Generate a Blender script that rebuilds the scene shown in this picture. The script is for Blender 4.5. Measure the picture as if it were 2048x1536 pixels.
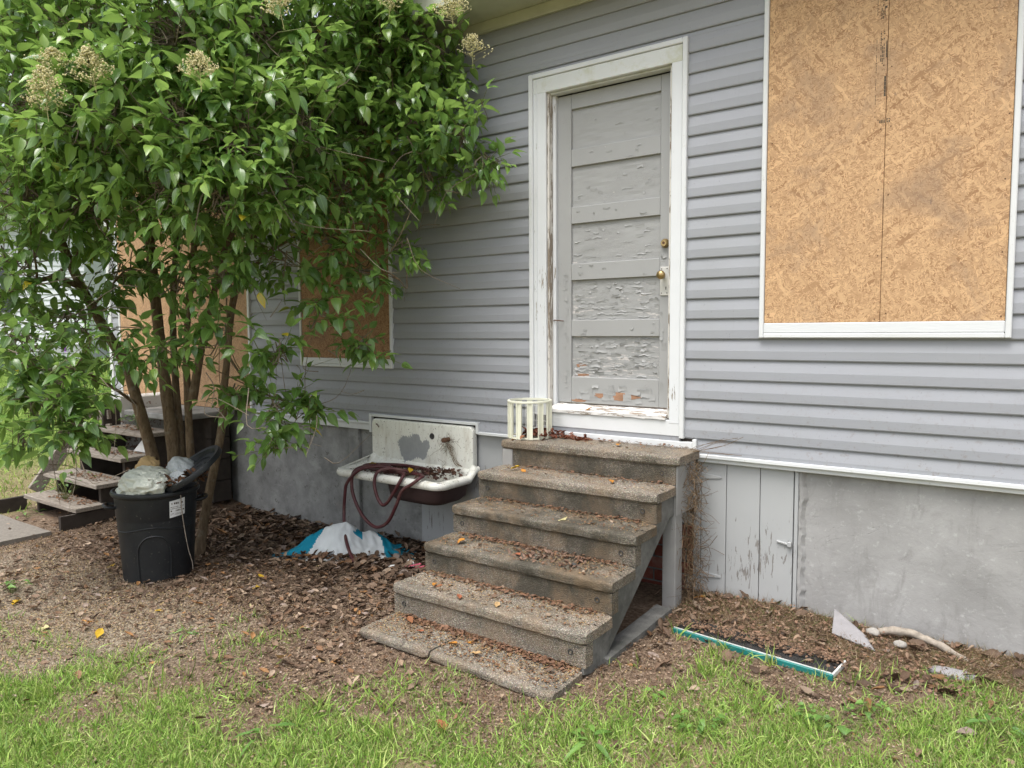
import bpy, bmesh, math, random
import numpy as np
from mathutils import Vector, Matrix, noise as mnoise

for _o in list(bpy.data.objects):
    bpy.data.objects.remove(_o)
SC = bpy.context.scene
COL = SC.collection
rng = np.random.default_rng(7)
random.seed(7)
R = math.radians

# ------------------------------------------------------------------ camera
YAW, PITCH, ROLL = 0.6184, 0.0730, -0.0064
_f = Vector((-math.sin(YAW) * math.cos(PITCH), math.cos(YAW) * math.cos(PITCH), -math.sin(PITCH)))
_r = Vector((math.cos(YAW), math.sin(YAW), 0))
_u = _r.cross(_f)
_c, _s = math.cos(ROLL), math.sin(ROLL)
_r2 = _r * _c + _u * _s
_u2 = _u * _c - _r * _s
CAM = Vector((2.0427, -4.1708, 1.5399))
cam_d = bpy.data.cameras.new('camera')
cam_d.sensor_width = 36.0
cam_d.lens = 1457.9 / 2048 * 36.0
cam_d.clip_start = 0.05
cam_d.clip_end = 1500
cam = bpy.data.objects.new('camera', cam_d)
COL.objects.link(cam)
cam.matrix_world = Matrix(((_r2.x, _u2.x, -_f.x, CAM.x), (_r2.y, _u2.y, -_f.y, CAM.y), (_r2.z, _u2.z, -_f.z, CAM.z), (0, 0, 0, 1)))
SC.camera = cam

# ------------------------------------------------------------------ sky, sun, exposure
SUN_EL, SUN_AZ = R(68), R(184)          # azimuth: where the light comes from, clockwise from +y
world = bpy.data.worlds.new('World')
SC.world = world
world.use_nodes = True
wn = world.node_tree
wn.nodes.clear()
sky = wn.nodes.new('ShaderNodeTexSky')
sky.sky_type = 'NISHITA'
sky.sun_disc = False
sky.sun_elevation = SUN_EL
sky.sun_rotation = SUN_AZ
sky.air_density = 1.0
sky.dust_density = 4.0
sky.ozone_density = 0.6
hs = wn.nodes.new('ShaderNodeHueSaturation')
hs.inputs['Saturation'].default_value = 0.38      # thin even cloud: the blue is mostly washed out
bg = wn.nodes.new('ShaderNodeBackground')
bg.inputs['Strength'].default_value = 0.15
wo = wn.nodes.new('ShaderNodeOutputWorld')
wn.links.new(sky.outputs[0], hs.inputs['Color'])
wn.links.new(hs.outputs[0], bg.inputs['Color'])
wn.links.new(bg.outputs[0], wo.inputs['Surface'])
sun_d = bpy.data.lights.new('sun', 'SUN')
sun_d.energy = 1.5
sun_d.angle = R(35)
sun_d.color = (1.0, 0.975, 0.94)
sun = bpy.data.objects.new('sun', sun_d)
COL.objects.link(sun)
_sd = Vector((math.sin(SUN_AZ) * math.cos(SUN_EL), math.cos(SUN_AZ) * math.cos(SUN_EL), math.sin(SUN_EL)))
sun.rotation_euler = (-_sd).to_track_quat('-Z', 'Y').to_euler()
sun.location = (0, -8, 12)

SC.view_settings.view_transform = 'Standard'
SC.view_settings.look = 'None'
SC.view_settings.exposure = 0.95
SC.view_settings.gamma = 1.0
SC.view_settings.use_curve_mapping = False
SC.render.engine = 'CYCLES'
SC.cycles.use_denoising = True
SC.cycles.max_bounces = 5
SC.cycles.diffuse_bounces = 3
SC.cycles.glossy_bounces = 2
SC.cycles.transmission_bounces = 4
SC.cycles.transparent_max_bounces = 4
SC.cycles.caustics_reflective = False
SC.cycles.caustics_refractive = False
SC.cycles.adaptive_threshold = 0.02

# ------------------------------------------------------------------ material helpers
class Mat:
    def __init__(s, name, rough=0.6, spec=0.4):
        s.m = bpy.data.materials.new(name)
        s.m.use_nodes = True
        s.t = s.m.node_tree
        s.b = s.t.nodes['Principled BSDF']
        s.out = s.t.nodes['Material Output']
        s.b.inputs['Roughness'].default_value = rough
        s.b.inputs['Specular IOR Level'].default_value = spec
    def n(s, t, ins=None, **at):
        x = s.t.nodes.new(t)
        for k, v in at.items():
            setattr(x, k, v)
        for k, v in (ins or {}).items():
            s.put(x.inputs[k], v)
        return x
    def put(s, sock, v):
        if isinstance(v, bpy.types.NodeSocket):
            s.t.links.new(v, sock)
        elif isinstance(v, (tuple, list)) and len(v) == 3 and sock.type == 'RGBA':
            sock.default_value = (*v, 1)
        else:
            sock.default_value = v
    def obj(s, jitter=0.0):
        o = s.n('ShaderNodeTexCoord').outputs['Object']
        if jitter:
            i = s.n('ShaderNodeObjectInfo').outputs['Random']
            k = s.math('MULTIPLY', i, jitter)
            cx = s.n('ShaderNodeCombineXYZ', {0: k, 1: s.math('MULTIPLY', k, 1.7), 2: s.math('MULTIPLY', k, 0.6)}).outputs[0]
            o = s.n('ShaderNodeVectorMath', {0: o, 1: cx}, operation='ADD').outputs[0]
        return o
    def rnd(s):
        return s.n('ShaderNodeObjectInfo').outputs['Random']
    def attr(s, name):
        return s.n('ShaderNodeAttribute', attribute_name=name)
    def map(s, v, scale=(1, 1, 1), rot=(0, 0, 0), loc=(0, 0, 0)):
        return s.n('ShaderNodeMapping', {'Vector': v, 'Scale': scale, 'Rotation': rot, 'Location': loc}).outputs[0]
    def noise(s, v, scale=5, detail=4, rough=0.55, dist=0.0, col=False):
        x = s.n('ShaderNodeTexNoise', {'Vector': v, 'Scale': scale, 'Detail': detail, 'Roughness': rough, 'Distortion': dist})
        return x.outputs['Color' if col else 'Fac']
    def vor(s, v, scale=5, feature='F1', rand=1.0):
        x = s.n('ShaderNodeTexVoronoi', {'Vector': v, 'Scale': scale, 'Randomness': rand}, feature=feature)
        return x
    def sep(s, v):
        return s.n('ShaderNodeSeparateXYZ', {0: v}).outputs
    def math(s, op, a, b=0.0, clamp=False):
        return s.n('ShaderNodeMath', {0: a, 1: b}, operation=op, use_clamp=clamp).outputs[0]
    def ramp(s, fac, stops, interp='LINEAR'):
        x = s.n('ShaderNodeValToRGB', {'Fac': fac})
        cr = x.color_ramp
        cr.interpolation = interp
        while len(cr.elements) < len(stops):
            cr.elements.new(0.5)
        for e, (p, c) in zip(cr.elements, stops):
            e.position = p
            e.color = (c, c, c, 1) if not isinstance(c, (tuple, list)) else (*c, 1)
        return x.outputs['Color']
    def mix(s, fac, a, b, mode='MIX'):
        x = s.n('ShaderNodeMix', data_type='RGBA', blend_type=mode)
        s.put(x.inputs['Factor'], fac)
        s.put(x.inputs['A'], a) if not isinstance(a, tuple) else setattr(x.inputs[6], 'default_value', (*a, 1))
        if isinstance(a, bpy.types.NodeSocket):
            s.t.links.new(a, x.inputs[6])
        if isinstance(b, tuple):
            x.inputs[7].default_value = (*b, 1)
        else:
            s.t.links.new(b, x.inputs[7])
        return x.outputs[2]
    def base(s, c):
        s.put(s.b.inputs['Base Color'], c)
    def rough(s, c):
        s.put(s.b.inputs['Roughness'], c)
    def bump(s, h, strength=0.3, dist=0.01):
        x = s.n('ShaderNodeBump', {'Height': h, 'Strength': strength, 'Distance': dist})
        s.t.links.new(x.outputs[0], s.b.inputs['Normal'])
MATS = {}
def plain(name, c, rough=0.6, spec=0.4, var=0.12, scale=18, metal=0.0):
    m = Mat(name, rough, spec)
    o = m.obj(3.0)
    f = m.noise(o, scale, 4)
    m.base(m.mix(f, tuple(max(0, v * (1 - var * 2)) for v in c), tuple(min(1, v * (1 + var * 2)) for v in c)))
    m.bump(m.noise(o, scale * 6, 3), 0.15, 0.004)
    m.b.inputs['Metallic'].default_value = metal
    MATS[name] = m.m
    return m.m
def done(m):
    MATS[m.m.name] = m.m
    return m.m

# --- vinyl siding
m = Mat('vinyl_siding', 0.5, 0.35)
o = m.obj(5.0)
w = m.n('ShaderNodeNewGeometry').outputs['Position']
c = m.mix(m.noise(m.map(o, (0.5, 1, 3)), 3, 4), (0.295, 0.306, 0.332), (0.345, 0.355, 0.385))
c = m.mix(m.math('MULTIPLY', m.ramp(m.noise(w, 1.3, 5, 0.65), [(0.42, 0.0), (0.72, 1.0)]), 0.28), c, (0.27, 0.285, 0.265))
spk = m.ramp(m.noise(w, 55, 2, 0.5), [(0.70, 0.0), (0.76, 1.0)])
c = m.mix(m.math('MULTIPLY', spk, 0.35), c, (0.16, 0.16, 0.15))
# thin scratches and stuck grass clippings low on the wall
zlow = m.ramp(m.math('MULTIPLY', m.sep(w)[2], 0.25), [(0.2, 1.0), (0.34, 0.0)])
spl = m.ramp(m.noise(w, 34, 5, 0.75), [(0.56, 0.0), (0.66, 1.0)])
c = m.mix(m.math('MULTIPLY', m.math('MULTIPLY', spl, zlow), 0.55), c, (0.22, 0.19, 0.16))
stk = m.ramp(m.noise(m.map(w, (14, 1, 0.5)), 3, 4, 0.6), [(0.6, 0.0), (0.75, 0.22)])
c = m.mix(stk, c, (0.25, 0.26, 0.25))
scr = m.ramp(m.noise(m.map(w, (8, 1, 3), (0, 0.6, 0)), 14, 2, 0.5, 1.5), [(0.735, 0.0), (0.75, 1.0)])
c = m.mix(m.math('MULTIPLY', scr, 0.5), c, (0.14, 0.12, 0.1))
m.base(c)
m.rough(m.ramp(m.noise(w, 4, 3), [(0.3, 0.42), (0.7, 0.6)]))
m.bump(m.noise(m.map(o, (3, 10, 160)), 6, 3), 0.06, 0.003)
done(m)

# --- white vinyl trim
m = Mat('white_trim', 0.45, 0.4)
w = m.n('ShaderNodeNewGeometry').outputs['Position']
c = m.mix(m.ramp(m.noise(w, 3, 5, 0.6), [(0.35, 0.0), (0.75, 1.0)]), (0.70, 0.715, 0.73), (0.63, 0.65, 0.64))
c = m.mix(m.math('MULTIPLY', m.ramp(m.noise(w, 40, 3), [(0.66, 0.0), (0.74, 1.0)]), 0.4), c, (0.45, 0.45, 0.38))
m.base(c)
m.bump(m.noise(w, 60, 2), 0.05, 0.002)
done(m)

# --- old white gloss paint on wood, flaking down the grain
def peeling(name, paint, wood, thr, grain=(9, 9, 1.3), edge=True, tint=None):
    m = Mat(name, 0.5, 0.35)
    w = m.n('ShaderNodeNewGeometry').outputs['Position']
    g = m.map(w, grain)
    n1 = m.noise(g, 6, 6, 0.68, 0.4)
    n2 = m.noise(w, 2.2, 3)
    k = m.math('ADD', n1, m.math('MULTIPLY', m.math('SUBTRACT', n2, 0.5), 0.55))
    mask = m.ramp(k, [(thr, 0.0), (thr + 0.012, 1.0)])
    pc = m.mix(m.noise(w, 7, 5), tuple(v * 0.93 for v in paint), paint)
    if tint:
        pc = m.mix(m.ramp(m.noise(w, 4, 5, 0.7), [(0.5, 0.0), (0.68, 0.6)]), pc, tint)
    wc = m.mix(m.noise(m.map(w, tuple(v * 3 for v in grain)), 8, 4), tuple(v * 0.55 for v in wood), wood)
    dark = m.ramp(k, [(thr - 0.012, 0.0), (thr, 1.0), (thr + 0.01, 0.0)])
    c = m.mix(mask, pc, wc)
    c = m.mix(m.math('MULTIPLY', dark, 0.55), c, (0.12, 0.1, 0.08))
    m.base(c)
    m.bump(m.math('ADD', m.math('MULTIPLY', mask, -0.6), m.math('MULTIPLY', m.noise(g, 14, 4), 0.4)), 0.5, 0.004)
    return done(m)
peeling('old_white_paint', (0.70, 0.72, 0.735), (0.42, 0.37, 0.31), 0.70)
peeling('old_white_head', (0.69, 0.71, 0.70), (0.42, 0.37, 0.31), 0.72, (1.3, 9, 9), tint=(0.42, 0.42, 0.22))
peeling('old_white_sill', (0.70, 0.72, 0.735), (0.42, 0.37, 0.31), 0.71, (1.3, 9, 9))
peeling('bare_jamb', (0.66, 0.63, 0.58), (0.33, 0.27, 0.21), 0.52)
peeling('threshold_wood', (0.68, 0.67, 0.65), (0.36, 0.29, 0.23), 0.575, (1.3, 9, 9))
peeling('hatch_paint', (0.43, 0.44, 0.44), (0.31, 0.29, 0.27), 0.65)

# --- taupe door paint: crazed and lifting, worse towards the foot of the door
m = Mat('door_paint', 0.52, 0.35)
w = m.n('ShaderNodeNewGeometry').outputs['Position']
xyz = m.sep(w)
low = m.math('MULTIPLY', m.math('SUBTRACT', 3.1, xyz[2]), 0.5, True)      # 0 at the head, 1 at the foot
g = m.map(w, (3.2, 3.2, 26))
n1 = m.noise(g, 3.0, 6, 0.62, 0.7)
n2 = m.noise(w, 5.5, 3)
k = m.math('ADD', m.math('ADD', n1, m.math('MULTIPLY', m.math('SUBTRACT', n2, 0.5), 0.4)), m.math('MULTIPLY', low, 0.26))
mask = m.ramp(k, [(0.81, 0.0), (0.82, 1.0)])
crack = m.ramp(m.noise(m.map(w, (4, 4, 34)), 3.4, 7, 0.7, 1.1), [(0.485, 0.0), (0.498, 1.0), (0.511, 0.0)])
crack = m.math('MULTIPLY', crack, m.ramp(m.math('ADD', n2, m.math('MULTIPLY', low, 0.3)), [(0.5, 0.0), (0.72, 0.85)]))
pc = m.mix(m.noise(w, 4, 5), (0.318, 0.320, 0.316), (0.38, 0.383, 0.38))
under = m.mix(m.noise(m.map(w, (6, 6, 60)), 5, 4), (0.5, 0.46, 0.43), (0.66, 0.64, 0.63))
c = m.mix(mask, pc, under)
c = m.mix(m.math('MULTIPLY', crack, 0.75), c, (0.13, 0.12, 0.11))
m.base(c)
m.bump(m.math('SUBTRACT', m.math('MULTIPLY', m.noise(g, 3.0, 5, 0.6, 0.7), 0.7), m.math('ADD', mask, crack)), 0.22, 0.004)
done(m)
m = Mat('door_frame_paint', 0.5, 0.35)
w = m.n('ShaderNodeNewGeometry').outputs['Position']
pc = m.mix(m.noise(w, 4, 5), (0.325, 0.327, 0.323), (0.375, 0.378, 0.375))
n1 = m.noise(m.map(w, (5, 5, 9)), 4.5, 6, 0.68, 0.9)
crack = m.ramp(n1, [(0.655, 0.0), (0.662, 1.0), (0.672, 1.0), (0.68, 0.0)])
c = m.mix(m.math('MULTIPLY', m.ramp(n1, [(0.675, 0.0), (0.685, 1.0)]), 0.7), pc, (0.6, 0.58, 0.56))
c = m.mix(m.math('MULTIPLY', crack, 0.6), c, (0.14, 0.13, 0.12))
m.base(c)
m.bump(m.math('ADD', m.noise(m.map(w, (12, 12, 2)), 9, 4), m.math('MULTIPLY', crack, -0.8)), 0.2, 0.003)
done(m)

# --- oriented strand board: five layers of flakes at different angles, the topmost one wins
def osb(name, dark, light, weather, wamount):
    m = Mat(name, 0.75, 0.2)
    w = m.n('ShaderNodeNewGeometry').outputs['Position']
    d = m.n('ShaderNodeVectorMath', {0: m.noise(w, 9, 2, 0.5, 0, True), 1: (0.5, 0.5, 0.5)}, operation='SUBTRACT').outputs[0]
    d = m.n('ShaderNodeVectorMath', {0: d, 'Scale': 0.03}, operation='SCALE').outputs[0]
    v = m.n('ShaderNodeVectorMath', {0: w, 1: d}, operation='ADD').outputs[0]
    best = val = None
    for i, (a, sx, sz) in enumerate(((0.2, 60, 240), (1.0, 70, 260), (1.75, 56, 225), (2.5, 66, 250), (0.6, 12, 60), (2.2, 14, 70))):
        r = m.map(m.map(v, (1, 1, 1), (0, a, 0)), (sx, 0.01, sz), loc=(i * 3.7, 0, i * 1.9))
        q = m.sep(m.vor(r, 1.0).outputs['Color'])
        pri = q[1] if i < 4 else m.math('MULTIPLY', q[1], 0.955)
        if best is None:
            best, val = pri, q[0]
        else:
            gt = m.math('GREATER_THAN', pri, best)
            mx = m.n('ShaderNodeMix', data_type='FLOAT')
            m.put(mx.inputs[0], gt); m.put(mx.inputs[2], val); m.put(mx.inputs[3], q[0])
            val = mx.outputs[0]
            best = m.math('MAXIMUM', pri, best)
    val = m.math('ADD', m.math('MULTIPLY', val, 0.8), m.math('MULTIPLY', m.noise(w, 160, 3), 0.2))
    mid = tuple((a + b) * 0.5 for a, b in zip(dark, light))
    c = m.ramp(val, [(0.10, dark), (0.34, mid), (0.72, light), (0.95, tuple(min(1, x * 1.15) for x in light))])
    wm = m.ramp(m.noise(w, 2.6, 6, 0.7, 0.6), [(0.5, 0.0), (0.78, 1.0)])
    c = m.mix(m.math('MULTIPLY', wm, wamount), c, weather)
    bl = m.ramp(m.noise(m.map(w, (9, 1, 3.5), (0, 0.5, 0)), 2.4, 4, 0.6, 0.8), [(0.70, 0.0), (0.74, 0.6)])
    c = m.mix(bl, c, (0.17, 0.13, 0.11))
    m.base(c)
    m.bump(m.noise(m.map(w, (1, 1, 1)), 120, 3, 0.6, 1.0), 0.35, 0.004)
    return done(m)
osb('strand_board_faded', (0.29, 0.165, 0.09), (0.50, 0.32, 0.185), (0.26, 0.18, 0.13), 0.7)
osb('strand_board', (0.325, 0.185, 0.095), (0.59, 0.385, 0.215), (0.27, 0.19, 0.135), 0.9)
osb('strand_board_weathered', (0.19, 0.10, 0.055), (0.40, 0.24, 0.13), (0.24, 0.15, 0.10), 0.8)
plain('print_ink', (0.09, 0.07, 0.05), 0.7, 0.2)

# --- cement render
m = Mat('cement_render', 0.85, 0.2)
w = m.n('ShaderNodeNewGeometry').outputs['Position']
c = m.mix(m.ramp(m.noise(w, 2.1, 6, 0.65, 0.4), [(0.36, 0.0), (0.64, 1.0)]), (0.285, 0.281, 0.273), (0.375, 0.371, 0.363))
c = m.mix(m.math('MULTIPLY', m.ramp(m.noise(m.map(w, (2.5, 1, 1)), 3.5, 5, 0.7, 1.0), [(0.52, 0.0), (0.66, 1.0)]), 0.6), c, (0.255, 0.25, 0.24))
c = m.mix(m.math('MULTIPLY', m.ramp(m.noise(w, 26, 4, 0.7), [(0.58, 0.0), (0.7, 1.0)]), 0.4), c, (0.55, 0.55, 0.54))
tr = m.noise(m.map(w, (1.2, 1, 1.6), (0, 0.35, 0)), 5, 5, 0.6, 0.6)
ck = m.ramp(m.noise(m.map(w, (1, 1, 1.6)), 2.0, 6, 0.65, 1.6), [(0.496, 0.0), (0.4985, 1.0), (0.501, 0.0)])
ck = m.math('MULTIPLY', ck, m.ramp(m.noise(w, 1.6, 2), [(0.5, 0.0), (0.58, 1.0)]))
c = m.mix(m.math('MULTIPLY', ck, 0.7), c, (0.11, 0.1, 0.09))
m.base(c)
m.bump(m.math('ADD', m.math('ADD', m.math('MULTIPLY', tr, 0.7), m.math('MULTIPLY', m.noise(w, 60, 4, 0.7), 0.25)), m.math('MULTIPLY', ck, -0.6)), 0.4, 0.012)
done(m)
m = Mat('old_plaster', 0.85, 0.2)
w = m.n('ShaderNodeNewGeometry').outputs['Position']
c = m.mix(m.ramp(m.noise(m.map(w, (1.3, 1, 1.1)), 3.4, 6, 0.7), [(0.35, 0.0), (0.65, 1.0)]), (0.20, 0.20, 0.195), (0.35, 0.35, 0.34))
c = m.mix(m.ramp(m.noise(w, 18, 6, 0.75), [(0.60, 0.0), (0.64, 0.75)]), c, (0.12, 0.115, 0.10))
c = m.mix(m.ramp(m.noise(m.map(w, (1, 1, 2.5)), 4, 5, 0.7), [(0.58, 0.0), (0.72, 0.5)]), c, (0.44, 0.44, 0.42))
c = m.mix(m.ramp(m.noise(w, 1.7, 3), [(0.6, 0.0), (0.75, 0.4)]), c, (0.36, 0.28, 0.2))
m.base(c)
m.bump(m.math('ADD', m.noise(w, 11, 5, 0.65), m.math('MULTIPLY', m.noise(w, 70, 3), 0.4)), 0.35, 0.01)
done(m)

# --- exposed-aggregate precast concrete
def aggregate(name, moss):
    m = Mat(name, 0.9, 0.15)
    w = m.n('ShaderNodeNewGeometry').outputs['Position']
    v = m.vor(w, 200)
    q = m.sep(v.outputs['Color'])
    peb = m.ramp(q[0], [(0.0, (0.11, 0.10, 0.085)), (0.25, (0.22, 0.20, 0.175)), (0.55, (0.33, 0.305, 0.27)), (0.8, (0.41, 0.365, 0.305)), (0.93, (0.58, 0.56, 0.51))])
    v2 = m.vor(w, 320)
    c = m.mix(m.ramp(v.outputs['Distance'], [(0.32, 0.0), (0.62, 0.8)]), peb, (0.17, 0.16, 0.145))
    c = m.mix(0.12, c, v2.outputs['Color'], 'OVERLAY')
    c = m.mix(m.ramp(m.noise(w, 3.2, 5, 0.7), [(0.40 - 0.14 * (moss > .6), 0.0), (0.66 - 0.1 * (moss > .6), moss)]), c, (0.060, 0.058, 0.048))
    c = m.mix(m.ramp(m.noise(w, 5.0, 5, 0.7), [(0.45, 0.0), (0.68, 0.45)]), c, (0.30, 0.215, 0.14))
    c = m.mix(1.0, c, (0.97, 0.92, 0.85), 'MULTIPLY')
    m.base(c)
    m.bump(m.math('ADD', m.math('MULTIPLY', v.outputs['Distance'], -1.0), m.math('MULTIPLY', m.noise(w, 30, 5, 0.7), 0.9)), 0.8, 0.006)
    return done(m)
aggregate('step_concrete', 0.45)
aggregate('step_concrete_mossy', 0.85)
m = Mat('smooth_concrete', 0.85, 0.2)
w = m.n('ShaderNodeNewGeometry').outputs['Position']
c = m.mix(m.ramp(m.noise(w, 5, 6, 0.7), [(0.35, 0.0), (0.65, 1.0)]), (0.20, 0.20, 0.19), (0.36, 0.355, 0.34))
c = m.mix(m.ramp(m.noise(w, 2.2, 5, 0.7), [(0.5, 0.0), (0.7, 0.7)]), c, (0.09, 0.095, 0.085))
m.base(c)
m.bump(m.noise(w, 70, 4, 0.7), 0.4, 0.006)
done(m)
m = Mat('stringer_concrete', 0.9, 0.15)
w = m.n('ShaderNodeNewGeometry').outputs['Position']
c = m.mix(m.ramp(m.noise(w, 5, 6, 0.7), [(0.35, 0.0), (0.65, 1.0)]), (0.12, 0.12, 0.112), (0.26, 0.255, 0.24))
c = m.mix(m.ramp(m.noise(w, 2.6, 5, 0.7), [(0.45, 0.0), (0.65, 0.75)]), c, (0.06, 0.062, 0.055))
m.base(c)
m.bump(m.noise(w, 70, 4, 0.7), 0.4, 0.006)
done(m)
plain('painted_post', (0.31, 0.305, 0.295), 0.7, 0.25, 0.1, 9)
plain('bolt_dark', (0.05, 0.048, 0.045), 0.7)

# --- brick
m = Mat('brick', 0.85, 0.2)
o = m.obj(9.0)
c = m.mix(m.rnd(), (0.20, 0.055, 0.04), (0.30, 0.10, 0.07))
c = m.mix(m.ramp(m.noise(o, 14, 5), [(0.5, 0.0), (0.75, 0.5)]), c, (0.38, 0.30, 0.27))
m.base(c)
m.bump(m.noise(o, 60, 4), 0.4, 0.005)
done(m)
peeling('painted_masonry', (0.62, 0.62, 0.60), (0.34, 0.22, 0.18), 0.60, (5, 5, 5))

# --- enamel
m = Mat('enamel', 0.22, 0.5)
w = m.n('ShaderNodeNewGeometry').outputs['Position']
c = m.mix(m.noise(w, 4, 4), (0.76, 0.76, 0.68), (0.84, 0.84, 0.78))
dirt = m.ramp(m.noise(m.map(w, (3, 3, 0.7)), 7, 6, 0.72), [(0.50, 0.0), (0.72, 0.6)])
c = m.mix(dirt, c, (0.38, 0.33, 0.24))
spk = m.ramp(m.noise(w, 65, 4, 0.65), [(0.63, 0.0), (0.67, 0.85)])
c = m.mix(spk, c, (0.13, 0.09, 0.06))
# bare grey patch where the glaze has worn off the splashback
px = m.n('ShaderNodeVectorMath', {0: w, 1: (-1.83, -0.03, 0.64)}, operation='SUBTRACT').outputs[0]
px = m.map(px, (1 / 0.17, 0.5, 1 / 0.115))
dd = m.n('ShaderNodeVectorMath', {0: px}, operation='LENGTH').outputs['Value']
dd = m.math('ADD', dd, m.math('MULTIPLY', m.math('SUBTRACT', m.noise(m.map(w, (1, 1, 0.6)), 14, 5, 0.65), 0.5), 1.5))
worn = m.ramp(dd, [(0.86, 1.0), (0.93, 0.0)])
c = m.mix(worn, c, m.mix(m.noise(w, 30, 3), (0.27, 0.28, 0.28), (0.36, 0.37, 0.37)))
m.base(c)
m.rough(m.math('ADD', m.math('MULTIPLY', worn, 0.5), m.math('ADD', m.math('MULTIPLY', dirt, 0.4), 0.2)))
m.bump(m.noise(w, 25, 3), 0.06, 0.003)
done(m)
plain('cast_iron_brown', (0.045, 0.024, 0.022), 0.75)
plain('brass', (0.42, 0.30, 0.14), 0.32, 0.5, 0.2, 30, 0.9)
plain('painted_plate', (0.60, 0.59, 0.55), 0.5)
plain('rusty_iron', (0.12, 0.065, 0.04), 0.8, 0.3, 0.3)
m = Mat('hose_rubber', 0.45, 0.4)
o = m.obj()
m.base(m.mix(m.ramp(m.noise(o, 14, 5), [(0.5, 0.0), (0.8, 0.7)]), (0.070, 0.018, 0.020), (0.16, 0.10, 0.085)))
m.bump(m.noise(o, 120, 2), 0.1, 0.002)
done(m)
m = Mat('bin_plastic', 0.48, 0.4)
o = m.obj()
c = m.mix(m.ramp(m.noise(o, 3.5, 5, 0.7), [(0.4, 0.0), (0.75, 1.0)]), (0.007, 0.009, 0.012), (0.022, 0.024, 0.025))
c = m.mix(m.ramp(m.noise(o, 60, 3), [(0.66, 0.0), (0.72, 0.4)]), c, (0.14, 0.13, 0.11))
m.base(c)
m.bump(m.noise(o, 9, 4), 0.1, 0.006)
done(m)
plain('label_paper', (0.66, 0.67, 0.67), 0.6, 0.3, 0.06, 40)
for _n, _c in (('bag_plastic', (0.62, 0.645, 0.57)), ('bag_grey', (0.50, 0.53, 0.54))):
    m = Mat(_n, 0.38, 0.5)
    o = m.obj()
    q = m.n('ShaderNodeVectorMath', {0: o, 1: m.n('ShaderNodeVectorMath', {0: m.noise(o, 16, 3, 0.5, 0, True), 'Scale': 0.05}, operation='SCALE').outputs[0]}, operation='ADD').outputs[0]
    cr = m.vor(q, 22, 'DISTANCE_TO_EDGE').outputs['Distance']
    cr2 = m.vor(q, 55, 'DISTANCE_TO_EDGE').outputs['Distance']
    c = m.mix(m.noise(o, 9, 4), tuple(v * .72 for v in _c), tuple(v * 1.15 for v in _c))
    c = m.mix(m.ramp(m.noise(o, 13, 5, 0.7), [(0.58, 0.0), (0.76, 0.45)]), c, (0.36, 0.30, 0.18))
    m.base(c)
    m.bump(m.math('ADD', m.ramp(cr, [(0.0, 1.0), (0.16, 0.0)]), m.math('MULTIPLY', m.ramp(cr2, [(0.0, 1.0), (0.2, 0.0)]), 0.35)), 0.25, 0.010)
    done(m)
plain('kraft_paper', (0.52, 0.36, 0.18), 0.75, 0.2, 0.15, 9)
plain('foil_cup', (0.55, 0.57, 0.55), 0.4)
plain('teal_cloth', (0.008, 0.20, 0.30), 0.8, 0.2, 0.15, 6)
plain('white_cloth', (0.60, 0.63, 0.63), 0.85, 0.2, 0.10, 7)
plain('pink_plastic', (0.62, 0.13, 0.19), 0.45)
plain('cream_plastic', (0.73, 0.73, 0.60), 0.5, 0.35, 0.08, 14)
plain('teal_plastic', (0.012, 0.17, 0.155), 0.4, 0.5, 0.2, 25)
plain('black_rubber', (0.028, 0.027, 0.026), 0.75, 0.3, 0.3, 30)
plain('grey_slate', (0.27, 0.26, 0.265), 0.85, 0.2, 0.12, 25)
plain('pale_stone', (0.34, 0.32, 0.29), 0.85, 0.2, 0.15, 25)
plain('dead_branch', (0.30, 0.26, 0.215), 0.85, 0.2, 0.35, 45)
plain('crown_white', (0.66, 0.66, 0.64), 0.6)
plain('neighbour_siding', (0.68, 0.70, 0.73), 0.55, 0.3, 0.05, 2)
plain('neighbour_block', (0.50, 0.51, 0.53), 0.85, 0.2, 0.08, 3)
plain('roof_shingle', (0.09, 0.085, 0.08), 0.9, 0.2, 0.25, 12)
plain('soffit_paint', (0.52, 0.53, 0.44), 0.65, 0.3, 0.12, 6)
plain('window_glass', (0.05, 0.06, 0.065), 0.08, 0.6, 0.1, 2)

# --- weathered timber
m = Mat('weathered_wood', 0.85, 0.2)
o = m.obj(7.0)
g = m.noise(m.map(o, (2.0, 22, 22)), 4, 6, 0.65, 0.6)
c = m.ramp(g, [(0.28, (0.12, 0.10, 0.08)), (0.5, (0.30, 0.265, 0.225)), (0.75, (0.44, 0.40, 0.35))])
c = m.mix(m.math('MULTIPLY', m.rnd(), 0.25), c, (0.18, 0.14, 0.11))
m.base(c)
m.bump(g, 0.6, 0.006)
done(m)
plain('dark_timber_and_shade', (0.055, 0.045, 0.038), 0.85, 0.2, 0.25, 14)  # real timber, and the painted shade of the void under the landing

# --- bark
m = Mat('bark', 0.9, 0.15)
w = m.n('ShaderNodeNewGeometry').outputs['Position']
g = m.noise(m.map(w, (14, 14, 4)), 3, 6, 0.7)
c = m.ramp(g, [(0.3, (0.085, 0.06, 0.038)), (0.55, (0.19, 0.138, 0.088)), (0.75, (0.28, 0.215, 0.145))])
c = m.mix(m.ramp(m.noise(w, 16, 4), [(0.58, 0.0), (0.7, 0.5)]), c, (0.24, 0.22, 0.17))
m.base(c)
m.bump(g, 0.6, 0.01)
done(m)
plain('twig_grey', (0.20, 0.165, 0.125), 0.9, 0.15, 0.3, 30)
plain('panicle_stem', (0.48, 0.46, 0.22), 0.7, 0.3, 0.15, 30)
plain('twig_green', (0.13, 0.15, 0.05), 0.7, 0.3, 0.25, 30)

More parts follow.
